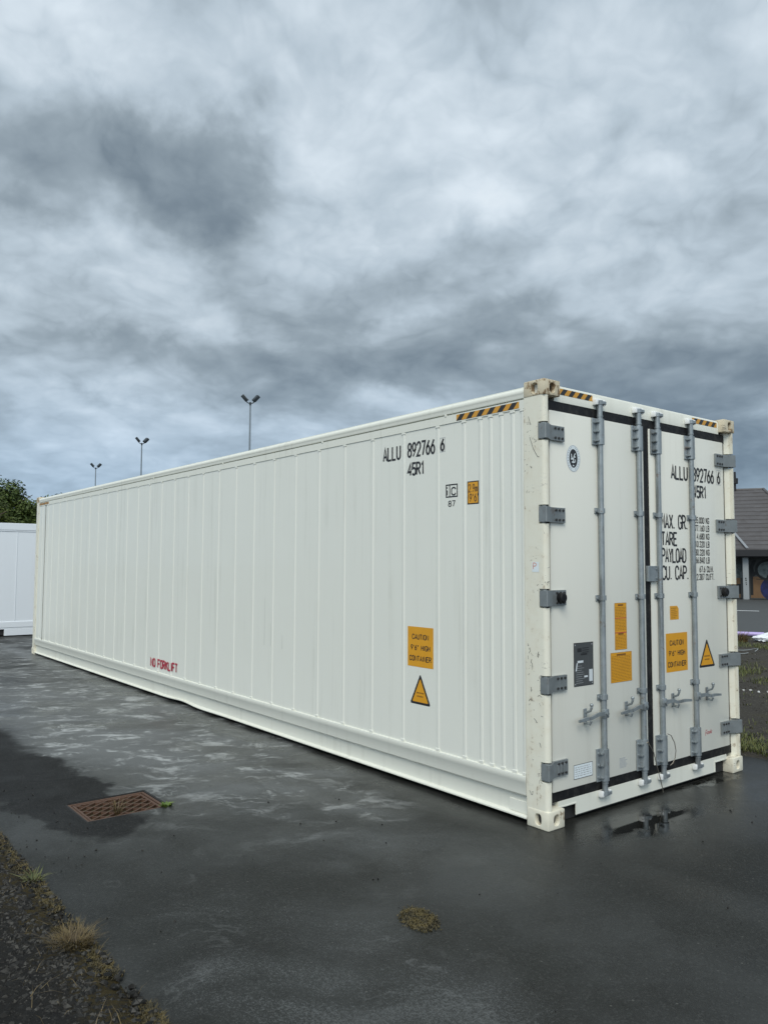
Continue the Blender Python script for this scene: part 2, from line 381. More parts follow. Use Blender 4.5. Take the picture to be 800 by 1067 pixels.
def tilem(t, b):
    o = t.obj(); n = t.noise(o, 1.5, 4)
    v = t.sep(t.voro(t.vm('MULTIPLY', o, (3.0, 3.0, 6.0)), 1.0, 'Color'))[0]
    c = t.mix(n, (.052, .046, .045, 1), (.078, .070, .069, 1)); c = t.mix(t.mul(v, .35), c, (.115, .11, .112, 1))
    t.put(b.inputs['Base Color'], c); t.put(b.inputs['Roughness'], .55)
M['tile'] = mat('grey_roof_tile', tilem)
M['lead'] = mat('lead_flashing', color=(.26, .27, .28), rough=.45, metal=.3)
def wallm(t, b):
    o = t.obj(); n = t.noise(o, 1.2, 5, .6)
    t.put(b.inputs['Base Color'], t.mix(n, (.025, .028, .029, 1), (.075, .08, .076, 1))); t.put(b.inputs['Roughness'], .8)
M['wall'] = mat('dark_rendered_wall', wallm)
M['fascia'] = mat('dark_fascia', color=(.010, .010, .012), rough=.6)
M['column'] = mat('pale_column_paint', color=(.26, .28, .285), rough=.6)
def muralf(t, b):
    o = t.obj(); n = t.noise(o, 1.6, 5, .6)
    t.put(b.inputs['Base Color'], t.mix(n, (.07, .032, .018, 1), (.24, .14, .06, 1))); t.put(b.inputs['Roughness'], .7)
M['muralbrown'] = mat('ochre_mural_paint', muralf)
def mgrey(t, b):
    o = t.obj(); t.put(b.inputs['Base Color'], t.mix(t.rng(t.noise(o, 2.2, 6, .7), .35, .65), (.040, .052, .050, 1), (.17, .20, .195, 1))); t.put(b.inputs['Roughness'], .75)
M['muralgrey'] = mat('grey_green_mural_paint', mgrey)
M['muralblack'] = mat('black_mural_paint', color=(.010, .012, .012), rough=.7)
def mblue(t, b):
    o = t.obj(); t.put(b.inputs['Base Color'], t.mix(t.rng(t.noise(o, 2.6, 5, .65), .35, .65), (.004, .006, .035, 1), (.010, .016, .11, 1))); t.put(b.inputs['Roughness'], .7)
M['muralblue'] = mat('deep_blue_mural_paint', mblue)
M['line'] = mat('white_road_paint', color=(.62, .63, .62), rough=.6)
M['bag'] = mat('white_plastic_sheet', color=(.78, .80, .82), rough=.35)
M['purple'] = mat('lilac_plastic', color=(.42, .34, .62), rough=.4)
def ironm(t, b):
    o = t.obj(); n = t.noise(o, 24, 5, .65)
    t.put(b.inputs['Base Color'], t.mix(n, (.050, .024, .014, 1), (.135, .072, .044, 1))); t.put(b.inputs['Roughness'], .62)
    t.put(b.inputs['Normal'], t.bump(t.noise(o, 160, 4), .5, .002))
M['iron'] = mat('rusty_cast_iron', ironm, metal=.25)
def concm(t, b):
    o = t.obj(); n = t.noise(o, 16, 5)
    t.put(b.inputs['Base Color'], t.mix(n, (.05, .05, .047, 1), (.15, .15, .14, 1))); t.put(b.inputs['Roughness'], .8)
M['concrete'] = mat('wet_concrete', concm)
M['pit'] = mat('dark_pit_shade', color=(.010, .009, .008), rough=.7)  # shade down the drain, painted as near-black walls and floor
def groundm(t, b):
    o = t.obj(); n = t.noise(o, .15, 6, .6); f = t.noise(o, 6, 5)
    c = t.mix(t.rng(n, .4, .6), (.035, .034, .030, 1), (.045, .055, .018, 1)); c = t.mix(t.mul(f, .4), c, (.07, .065, .05, 1))
    t.put(b.inputs['Base Color'], c); t.put(b.inputs['Roughness'], .85)
M['ground'] = mat('rough_ground', groundm)

# ------------------------------------------------------------------ mesh helpers
def mk(name, bm, mats, parent=None, smooth=35, recalc=True):
    if recalc: bmesh.ops.recalc_face_normals(bm, faces=bm.faces[:])
    me = bpy.data.meshes.new(name); bm.to_mesh(me); bm.free()
    if not isinstance(mats, (list, tuple)): mats = [mats]
    for m in mats: me.materials.append(m)
    if smooth:
        for p in me.polygons: p.use_smooth = True
        me.set_sharp_from_angle(angle=R(smooth))
    o = bpy.data.objects.new(name, me); COL.objects.link(o)
    if parent: o.parent = parent
    return o
def raw(name, V, F, mats, parent=None, smooth=0):
    me = bpy.data.meshes.new(name); me.from_pydata(V, [], F); me.update()
    if not isinstance(mats, (list, tuple)): mats = [mats]
    for m in mats: me.materials.append(m)
    if smooth:
        for p in me.polygons: p.use_smooth = True
        me.set_sharp_from_angle(angle=R(smooth))
    o = bpy.data.objects.new(name, me); COL.objects.link(o)
    if parent: o.parent = parent
    return o
def empty(name, loc=(0, 0, 0), rz=0):
    o = bpy.data.objects.new(name, None); COL.objects.link(o); o.location = loc; o.rotation_euler = (0, 0, rz)
    o.empty_display_size = .2
    return o
def tag(o, label=None, cat=None, group=None, kind=None):
    if label: o['label'] = label
    if cat: o['category'] = cat
    if group: o['group'] = group
    if kind: o['kind'] = kind
    return o
def box(bm, lo, hi, bev=0.0, mi=0, seg=1, mtx=None):
    lo = Vector(lo); hi = Vector(hi)
    vs = [bm.verts.new((x, y, z)) for x in (lo.x, hi.x) for y in (lo.y, hi.y) for z in (lo.z, hi.z)]
    q = [(0, 1, 3, 2), (4, 6, 7, 5), (0, 4, 5, 1), (2, 3, 7, 6), (0, 2, 6, 4), (1, 5, 7, 3)]
    fs = [bm.faces.new([vs[i] for i in f]) for f in q]
    for f in fs: f.material_index = mi
    allv = vs
    if bev:
        es = list({e for f in fs for e in f.edges})
        res = bmesh.ops.bevel(bm, geom=es, offset=bev, segments=seg, affect='EDGES', profile=.5)
        for f in res['faces']: f.material_index = mi
        allv = list({v for f in res['faces'] for v in f.verts} | {v for v in vs if v.is_valid})
    if mtx is not None:
        for v in allv: v.co = mtx @ v.co
    return allv
def prism(bm, pts, fn, a, b, mi=0, caps=True):
    n = len(pts)
    A = [bm.verts.new(fn(p, a)) for p in pts]; B = [bm.verts.new(fn(p, b)) for p in pts]
    for i in range(n):
        f = bm.faces.new((A[i], A[(i+1) % n], B[(i+1) % n], B[i])); f.material_index = mi
    if caps:
        f = bm.faces.new(A[::-1]); f.material_index = mi
        f = bm.faces.new(B); f.material_index = mi
def tube(bm, pts, rad, n=12, mi=0, caps=True):
    pts = [Vector(p) for p in pts]
    rads = rad if hasattr(rad, '__len__') else [rad]*len(pts)
    rings = []; up = None
    for i, p in enumerate(pts):
        a = pts[max(i-1, 0)]; c = pts[min(i+1, len(pts)-1)]
        t = (c-a).normalized()
        if up is None:
            up = t.orthogonal().normalized()
        else:
            up = (up - t*up.dot(t)); up = up.normalized() if up.length > 1e-6 else t.orthogonal().normalized()
        s = t.cross(up)
        rings.append([bm.verts.new(p + (up*math.cos(2*math.pi*k/n) + s*math.sin(2*math.pi*k/n))*rads[i]) for k in range(n)])
    for A, B in zip(rings, rings[1:]):
        for k in range(n):
            f = bm.faces.new((A[k], A[(k+1) % n], B[(k+1) % n], B[k])); f.material_index = mi
    if caps:
        f = bm.faces.new(rings[0][::-1]); f.material_index = mi
        f = bm.faces.new(rings[-1]); f.material_index = mi
BM = bmesh.new

# ------------------------------------------------------------------ stroke lettering
def arc(cx, cy, rx, ry, a0, a1, n=7):
    return [(cx+rx*math.cos(R(a0+(a1-a0)*i/n)), cy+ry*math.sin(R(a0+(a1-a0)*i/n))) for i in range(n+1)]
def oo(): return arc(.5, .72, .5, .28, 0, 180)+arc(.5, .28, .5, .28, 180, 360)+[(1, .72)]
GL = {
 'A': [[(0, 0), (.5, 1), (1, 0)], [(.17, .30), (.83, .30)]],
 'B': [[(0, 0), (0, 1), (.55, 1)]+arc(.55, .76, .4, .24, 90, -90)+[(0, .52)], [(.55, .52)]+arc(.6, .26, .4, .26, 90, -90)+[(0, 0)]],
 'C': [arc(.5, .72, .5, .28, 0, 180)+arc(.5, .28, .5, .28, 180, 360)],
 'D': [[(0, 0), (0, 1), (.45, 1)]+arc(.45, .68, .55, .32, 90, 0)+arc(.45, .32, .55, .32, 0, -90)+[(0, 0)]],
 'E': [[(1, 1), (0, 1), (0, 0), (1, 0)], [(0, .52), (.8, .52)]],
 'F': [[(1, 1), (0, 1), (0, 0)], [(0, .52), (.8, .52)]],
 'G': [arc(.5, .72, .5, .28, 0, 180)+arc(.5, .28, .5, .28, 180, 360)+[(1, .46), (.55, .46)]],
 'H': [[(0, 0), (0, 1)], [(1, 0), (1, 1)], [(0, .52), (1, .52)]],
 'I': [[(.5, 0), (.5, 1)]],
 'K': [[(0, 0), (0, 1)], [(1, 1), (.02, .42)], [(.35, .60), (1, 0)]],
 'L': [[(0, 1), (0, 0), (1, 0)]],
 'M': [[(0, 0), (0, 1), (.5, .35), (1, 1), (1, 0)]],
 'N': [[(0, 0), (0, 1), (1, 0), (1, 1)]],
 'O': [oo()],
 'P': [[(0, 0), (0, 1), (.5, 1)]+arc(.5, .74, .5, .26, 90, -90)+[(0, .48)]],
 'R': [[(0, 0), (0, 1), (.5, 1)]+arc(.5, .75, .5, .25, 90, -90)+[(0, .50)], [(.45, .5), (1, 0)]],
 'T': [[(0, 1), (1, 1)], [(.5, 1), (.5, 0)]],
 'U': [[(0, 1), (0, .3)]+arc(.5, .28, .5, .28, 180, 360)+[(1, 1)]],
 'X': [[(0, 0), (1, 1)], [(0, 1), (1, 0)]],
 'Y': [[(0, 1), (.5, .5), (1, 1)], [(.5, .5), (.5, 0)]],
 '0': [oo()],
 '1': [[(.2, .78), (.55, 1), (.55, 0)]],
 '2': [arc(.5, .72, .5, .28, 170, 0)+[(.95, .58), (0, 0), (1, 0)]],
 '3': [arc(.48, .75, .46, .25, 160, -80)+[(.5, .5)], arc(.48, .26, .5, .26, 85, -165)],
 '4': [[(.72, 0), (.72, 1), (0, .28), (1, .28)]],
 '5': [[(.95, 1), (.1, 1), (.05, .54)]+arc(.48, .30, .5, .30, 110, -150)],
 '6': [[(.8, 1), (.12, .50)]+arc(.5, .30, .46, .30, 150, 510, 14)],
 '7': [[(0, 1), (1, 1), (.35, 0)]],
 '8': [arc(.5, .76, .44, .24, -90, 270, 12), arc(.5, .26, .5, .26, 90, 450, 12)],
 '9': [arc(.5, .70, .46, .30, -30, 330, 14)+[(.2, 0)]],
 '.': [[(.45, 0), (.45, .10)]],
 "'": [[(.5, 1), (.5, .72)]],
 '"': [[(.3, 1), (.3, .72)], [(.7, 1), (.7, .72)]],
 'i': [[(.5, 0), (.5, .62)], [(.5, .82), (.5, .98)]],
 'c': [arc(.5, .42, .5, .20, 15, 180)+arc(.5, .20, .5, .20, 180, 345)],
 'm': [[(0, 0), (0, .6)], arc(.25, .40, .25, .20, 180, 0)+[(.5, 0)], arc(.75, .40, .25, .20, 180, 0)+[(1, 0)]],
 'o': [arc(.5, .3, .5, .3, 0, 360, 12)], 'w': [[(0, .6), (.25, 0), (.5, .5), (.75, 0), (1, .6)]],
 'k': [[(0, 0), (0, .95)], [(.9, .6), (0, .25), (.9, 0)]],
}
NARROW = {'.': .30, "'": .30, '"': .65, 'I': .30, 'i': .5, ' ': .75}
class Decal:
    """flat marks on a face, gathered as (u, v, layer) polygons and laid on the surface by fn"""
    def __init__(s): s.p = []; s.k = 0
    def poly(s, pts, mi, layer=0): s.p.append((pts, mi, layer))
    def rect(s, a, b, c, e, mi, layer=0): s.poly([(a, c), (b, c), (b, e), (a, e)], mi, layer)
    def frame(s, a, b, c, e, w, mi, layer=0):
        s.rect(a, b, c, c+w, mi, layer); s.rect(a, b, e-w, e, mi, layer)
        s.rect(a, a+w, c+w, e-w, mi, layer); s.rect(b-w, b, c+w, e-w, mi, layer)
    def stroke(s, pts, w, mi, layer=1, close=False):
        n = len(pts); L = []; Rr = []
        q = [p for i, p in enumerate(pts) if i == 0 or (abs(p[0]-pts[i-1][0])+abs(p[1]-pts[i-1][1])) > 1e-7]
        n = len(q)
        for i in range(n):
            a = q[max(i-1, 0)]; b = q[i]; c = q[min(i+1, n-1)]
            def nv(p0, p1):
                dx, dy = p1[0]-p0[0], p1[1]-p0[1]; l = math.hypot(dx, dy) or 1
                return (-dy/l, dx/l)
            if i == 0: m = nv(b, c); k = 1
            elif i == n-1: m = nv(a, b); k = 1
            else:
                m1 = nv(a, b); m2 = nv(b, c); mx, my = m1[0]+m2[0], m1[1]+m2[1]; l = math.hypot(mx, my)
                if l < .3: m = m1; k = 1
                else:
                    m = (mx/l, my/l); k = min(1/max(m[0]*m1[0]+m[1]*m1[1], .3), 1.8)
            L.append((b[0]+m[0]*w/2*k, b[1]+m[1]*w/2*k)); Rr.append((b[0]-m[0]*w/2*k, b[1]-m[1]*w/2*k))
        s.k += 1; lay = layer + (s.k % 7)*.12
        for i in range(n-1): s.p.append(([L[i], L[i+1], Rr[i+1], Rr[i]], mi, lay))
    def text(s, txt, u0, v0, h, gw, pitch, sw, mi, layer=1, slant=0):
        x = u0
        for ch in txt:
            for st in GL.get(ch, []):
                s.stroke([(x+p[0]*gw*NARROW.get(ch, 1)+slant*p[1]*h, v0+p[1]*h) for p in st], sw, mi, layer)
            x += gw*NARROW.get(ch, 1)+pitch-gw
        return x-(pitch-gw)
    def width(s, txt, gw, pitch): return sum(gw*NARROW.get(c, 1)+pitch-gw for c in txt)-(pitch-gw)
    def ctext(s, txt, uc, v0, h, gw, pitch, sw, mi, layer=1):
        s.text(txt, uc-s.width(txt, gw, pitch)/2, v0, h, gw, pitch, sw, mi, layer)
    def build(s, name, mats, fn, parent):
        V, F, I = [], [], []
        for pts, mi, lay in s.p:
            b = len(V); V += [fn(p[0], p[1], lay) for p in pts]; F.append(list(range(b, b+len(pts)))); I.append(mi)
        o = raw(name, V, F, mats, parent)
        for p, i in zip(o.data.polygons, I): p.material_index = i
        return o

# ================================================================== THE SETTING
# big ground
bm = BM(); bmesh.ops.create_circle(bm, cap_ends=True, radius=700, segments=64)
for v in bm.verts: v.co.z = -.03
tag(mk('ground', bm, M['ground']), kind='structure')
# yard asphalt, with an opening where the drain sits
GX0, GX1, GY0, GY1 = -2.43, -1.95, -2.225, -1.655
def sheet(name, rects, z, m):
    bm = BM()
    for (a, b, c, e) in rects:
        bm.faces.new([bm.verts.new(p) for p in ((a, c, z), (b, c, z), (b, e, z), (a, e, z))])
    return mk(name, bm, m, smooth=0)
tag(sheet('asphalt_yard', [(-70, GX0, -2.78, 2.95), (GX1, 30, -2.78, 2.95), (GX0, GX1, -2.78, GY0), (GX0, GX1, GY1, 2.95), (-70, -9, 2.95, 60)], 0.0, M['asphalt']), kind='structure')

# frame along the line of sight past the right end of the container
VV = Vector((math.cos(R(117)), math.sin(R(117)), 0)); UU = Vector((VV.y, -VV.x, 0)); C0 = Vector((CAM.x, CAM.y, 0))
def F(a, b, z=0.0): return C0 + UU*a + VV*b + Vector((0, 0, z))
def soil_sheet(name, x0, x1, y0, y1, nx, ny, edge, m):
    V = []; Fc = []
    for j in range(ny+1):
        for i in range(nx+1):
            x = x0+(x1-x0)*i/nx; y = y0+(y1-y0)*j/ny
            wob = .05*mnoise.noise(Vector((x*1.6, 0, 3)))+.045*mnoise.noise(Vector((x*6, 0, 9)))+.02*mnoise.noise(Vector((x*21, 0, 9)))
            if edge == 'hi': dd = (y1-y)
            else: dd = (y-y0)
            if dd < 1e-6: y += wob*(1 if edge == 'hi' else 1)
            z = -.012 + .03*min(1, dd/.12) + .014*mnoise.noise(Vector((x*2.2, y*2.2, 0)))*min(1, dd/.1) + .008*mnoise.noise(Vector((x*9, y*9, 5)))*min(1, dd/.1)
            V.append((x, y, z if dd > 1e-6 else -.006))
    for j in range(ny):
        for i in range(nx):
            a = j*(nx+1)+i; Fc.append((a, a+1, a+nx+2, a+nx+1))
    return tag(raw(name, V, Fc, m, smooth=60), kind='structure')
soil_sheet('soil_verge', -6, 5, -5.2, -2.70, 220, 60, 'hi', M['soil'])
soil_sheet('waste_ground', -9, 14, 2.90, 24, 200, 180, 'lo', M['soilbrown'])
bm = BM()
for zz, pts, in ((.045, [(-40, 21.3), (40, 21.3), (40, 42.2), (-40, 42.2)]),):
    bm.faces.new([bm.verts.new(F(a, b, zz)) for a, b in pts])
tag(mk('road', bm, M['road'], smooth=0), kind='structure')
bm = BM()
bm.faces.new([bm.verts.new(F(a, b, .05)) for a, b in ((-2.4, 31.3), (.43, 31.3), (.43, 31.55), (-2.4, 31.55))])
tag(mk('road_marking', bm, M['line'], smooth=0), kind='structure')

# ================================================================== THE LONG CONTAINER
LEN, WID, HGT = 12.192, 2.438, 2.896
RC = empty('refrigerated_container', (0, 0, 0))
tag(RC, 'long white refrigerated shipping container with grey locking rods on its closed rear doors', 'shipping container')
PY = .013   # side panel face
ribs = [-.198, -.287, -.391, -.494, -.594, -.759, -1.041] + [-1.041-.4035*i for i in range(1, 26)]
last = ribs[-1]
ribs += [last-.28, last-.45, last-.45, last-.65]
ribs = [q for q in ribs if q > -11.99]
RH = .0050
def panel_y(x):
    for q in ribs:
        if abs(x-q) < .020: return PY-RH
    return PY
def add_side(mirror):
    bm = BM(); f = (lambda y: WID-y) if mirror else (lambda y: y)
    pts = [(-.186, PY)]
    for q in sorted(ribs, reverse=True):
        pts += [(min(q+.0185, -.1861), PY), (q+.008, PY-RH), (q-.008, PY-RH), (q-.0185, PY)]
    pts += [(-LEN+.17, PY), (-LEN+.17, PY+.05), (-.186, PY+.05)]
    prism(bm, pts, lambda p, z: (p[0], f(p[1]), z), .30, 2.722)
    for q in ribs:      # feet and heads of the beads
        for z0, z1 in ((.306, .326), (2.705, 2.7205)):
            ys = sorted((f(PY-RH-.003), f(PY+.002)))
            box(bm, (q-.021, ys[0], z0), (min(q+.021, -.1865), ys[1], z1), .002)
    return mk('side_panel', bm, M['white'], RC, smooth=12)
side = add_side(False); add_side(True)
# roof sheet, floor and far end wall (refrigeration end)
bm = BM(); box(bm, (-LEN+.05, .03, 2.80), (-.06, WID-.03, 2.872)); mk('roof_panel', bm, M['white'], RC)
bm = BM(); box(bm, (-LEN+.06, .07, .04), (-.10, WID-.07, .16)); mk('underframe', bm, M['under'], RC)
bm = BM(); box(bm, (-LEN+.04, .16, .12), (-LEN+.10, WID-.16, 2.80), .004); mk('end_wall', bm, M['white'], RC)
bm = BM()
for a, b, c, e in ((.25, 2.19, .35, 1.15), (.25, 2.19, 1.2, 2.6)): box(bm, (-LEN+.015, a, c), (-LEN+.045, b, e), .006)
mk('cooling_unit_cover', bm, M['rail'], RC)
# long rails
def long_rail(mirror):
    f = (lambda y: WID-y) if mirror else (lambda y: y)
    tube_pts = [(.006, 2.792), (.0035, 2.802)] + [(.030-.030*math.cos(R(a))+.001, 2.832+.032*math.sin(R(a))) for a in range(-30, 100, 13)] + [(.06, 2.868), (.06, 2.722), (.007, 2.722), (.0075, 2.782), (.022, 2.785), (.022, 2.792)]
    bm = BM(); prism(bm, tube_pts, lambda p, x: (x, f(p[0]), p[1]), -LEN+.176, -.1795)
    x = -.95
    while x > -LEN+.4:
        ys = sorted((f(.004), f(.02))); box(bm, (x-.012, ys[0], 2.775), (x+.012, ys[1], 2.797), .002); x -= 1.98 if x < -2 else 1.65
    o = mk('top_rail', bm, M['rail'], RC)
    prof = [(.0125, .3065), (.002, .3045), (.0005, .30), (.0005, .262), (.004, .257), (.004, .19), (.006, .182), (.030, .165), (.0335, .155), (.0335, .052), (.004, .042), (.004, .033), (.05, .033), (.05, .3065)]
    bm = BM(); xs = [-LEN+.172] + [-11.5+i*.25 for i in range(22)] + [-6.3+.1*i for i in range(1, 19)] + [-4.25+.5*i for i in range(8)] + [-.1865]
    xs = sorted(set(round(x, 3) for x in xs)); rows = []
    for x in xs:
        dent = math.exp(-((x+5.55)/.28)**2); dn2 = math.exp(-((x+5.0)/.35)**2)
        row = []
        for (yy, zz) in prof:
            z2 = zz + (.014*dent-.006*dn2 if zz < .05 else (.004*dent if zz < .1 else 0)); y2 = yy + (.007*dent if zz < .17 and yy < .045 else 0)
            row.append(bm.verts.new((x, f(y2), z2)))
        rows.append(row)
    n = len(prof)
    for A, B in zip(rows, rows[1:]):
        for k in range(n): bm.faces.new((A[k], A[(k+1) % n], B[(k+1) % n], B[k]))
    bm.faces.new(rows[0]); bm.faces.new(rows[-1][::-1])
    ys = sorted((f(.0275), f(.0345)))
    box(bm, (-.352, ys[0], .053), (-.187, ys[1], .132), .002)
    return mk('bottom_rail', bm, M['rail'], RC)
long_rail(False); long_rail(True)
# corner castings
def holed_box(bm, lo, hi, faces, bev=.007):
    """chamfered block whose named faces have an oval socket: faces = [(axis, sign, cu, cv, ru, rv)]"""
    box(bm, lo, hi, bev, 0, 2)
    bm.normal_update(); bm.faces.ensure_lookup_table()
    lo = Vector(lo); hi = Vector(hi)
    for ax, sg, cu, cv, ru, rv in faces:
        au, av = [i for i in range(3) if i != ax]
        tgt = None
        for fc in bm.faces:
            if len(fc.verts) == 4 and abs(fc.normal[ax]) > .99 and abs(fc.calc_center_median()[ax]-(hi[ax] if sg > 0 else lo[ax])) < 1e-4:
                if tgt is None or fc.calc_area() > tgt.calc_area(): tgt = fc
        cs = sorted(tgt.verts, key=lambda v: math.atan2(v.co[av]-cv, v.co[au]-cu))
        bm.faces.remove(tgt)
        N = 24; w = hi[ax] if sg > 0 else lo[ax]
        def ov(k, rr_u, rr_v, dep):
            a = 2*math.pi*k/N; c, s_ = math.cos(a), math.sin(a)
            e = 2/2.8
            p = [0, 0, 0]; p[au] = cu+rr_u*math.copysign(abs(c)**e, c); p[av] = cv+rr_v*math.copysign(abs(s_)**e, s_); p[ax] = w-sg*dep
            return bm.verts.new(p)
        I = [ov(k, ru, rv, 0) for k in range(N)]; J = [ov(k, ru*.92, rv*.92, .006) for k in range(N)]; K = [ov(k, ru*.92, rv*.92, .034) for k in range(N)]
        quad = lambda v: int(((math.atan2(v.co[av]-cv, v.co[au]-cu)+math.pi) % (2*math.pi))/(math.pi/2)-1e-6)
        order = sorted(I, key=lambda v: math.atan2(v.co[av]-cv, v.co[au]-cu))
        groups = {0: [], 1: [], 2: [], 3: []}
        for v in order: groups[min(3, max(0, quad(v)))].append(v)
        cg = {min(3, max(0, quad(v))): v for v in cs}
        for q in range(4):
            g = groups[q]
            for a, b in zip(g, g[1:]): bm.faces.new((cg[q], a, b))
            nx = (q+1) % 4
            bm.faces.new((cg[q], g[-1], groups[nx][0])); bm.faces.new((cg[q], groups[nx][0], cg[nx]))
        for k in range(N):
            bm.faces.new((I[k], I[(k+1) % N], J[(k+1) % N], J[k])); bm.faces.new((J[k], J[(k+1) % N], K[(k+1) % N], K[k]))
        bm.faces.new(K).material_index = 1  # back of the socket coloured dark for the shade inside
CX, CY, CZ = .178, .162, .118
for ex in (0, 1):
    for ey in (0, 1):
        for ez in (0, 1):
            x0, x1 = ((-CX, 0.0), (-LEN, -LEN+CX))[ex]
            y0, y1 = ((0.0, CY), (WID-CY, WID))[ey]
            z0, z1 = ((0.0, CZ), (HGT-CZ+.012, HGT))[ez]
            bm = BM(); zc = .058 if ez == 0 else HGT-.055
            sx = -1 if ex else 1; sy = 1 if ey else -1
            holed_box(bm, (x0, y0, z0), (x1, y1, z1), [(0, sx, (y0+y1)/2, zc, .028, .036), (1, sy, x0+.095 if not ex else x1-.095, zc, .027, .038), (2, 1 if ez else -1, (x0+x1)/2, (y0+y1)/2, .06, .035)])
            o = mk('corner_casting', bm, [M['cast'] if ez else M['castlow'], M['under']], RC, smooth=30)
            if ex == 0 and ey == 0: o['label'] = 'rust stained upper corner casting' if ez else 'scuffed lower corner casting at near corner'
HZ = [.36, .905, 1.460, 2.005, 2.552]       # hinge heights
def corner_post(ex, ey):
    fy = (lambda y: WID-y) if ey else (lambda y: y)
    if ex == 0: fx = lambda x: x
    else: fx = lambda x: -LEN-x
    full = [(-.180, .004), (-.034, .004)] + [(-.034+.030*math.sin(R(a)), .034-.030*math.cos(R(a))) for a in range(15, 91, 15)] + [(-.004, .040), (-.030, .043), (-.058, .075), (-.085, .080), (-.180, .05)]
    cut = [(-.180, .004), (-.060, .004), (-.062, .075), (-.085, .080), (-.180, .05)]
    bm = BM(); z = CZ-.001 if True else 0; top = HGT-CZ+.013
    segs = []
    if ex == 0:
        for h in HZ:
            segs += [(full, z, h-.062), (cut, h-.062, h+.062)]; z = h+.062
    segs.append((full, z, top))
    for pr, a, b in segs: prism(bm, pr, lambda p, q: (fx(p[0]), fy(p[1]), q), a, b)
    return mk('corner_post', bm, M['post'], RC)
for ex in (0, 1):
    for ey in (0, 1): corner_post(ex, ey)

# rear frame: header and sill (set back from the castings)
XD = -.053
hd = BM()
prism(hd, [(-.055, 2.772), (-.055, 2.868), (-.066, 2.884), (-.12, 2.888), (-.12, 2.772)], lambda p, y: (p[0], y, p[1]), CY+.001, WID-CY-.001)
header = mk('door_header', hd, M['rail'], RC)
sb = BM()
SX = -.055
prof = [(SX, .145), (SX, .030), (-.12, .030), (-.12, .145)]
def yz(p, y): return (p[0], y, p[1])
prism(sb, [(SX, .145), (SX, .030), (SX-.008, .030), (SX-.008, .108), (-.12, .108), (-.12, .145)], yz, .345, WID-.345)
prism(sb, [(SX+.002, .145), (SX+.002, .109), (-.12, .109), (-.12, .145)], yz, CY+.001, .3449); prism(sb, [(SX+.002, .145), (SX+.002, .109), (-.12, .109), (-.12, .145)], yz, WID-.3449, WID-CY-.001)
for a in (.345, WID-.345): box(sb, (SX-.001, a-.006, .030), (SX+.004, a+.006, .114), .001)
for a, b in ((CY+.001, .35), (WID-.35, WID-CY-.001)): box(sb, (SX-.001, a, .104), (SX+.0045, b, .114), .001)
sill = mk('door_sill', sb, M['rail'], RC)
bm = BM(); box(bm, (-.16, CY, .006), (-.085, WID-CY, .1075)); mk('sill_backing', bm, M['under'], RC)  # dark box added as the shade behind the sill openings
# seals
bm = BM()
box(bm, (-.12, .075, .1455), (-.0575, WID-.075, .212)); box(bm, (-.12, .075, 2.700), (-.0575, WID-.075, 2.7715))
box(bm, (-.12, .0805, .212), (-.060, .102, 2.700)); box(bm, (-.12, WID-.102, .212), (-.060, WID-.0805, 2.700)); box(bm, (-.12, 1.18, .212), (-.0585, 1.258, 2.700))
mk('door_seal', bm, M['seal'], RC)

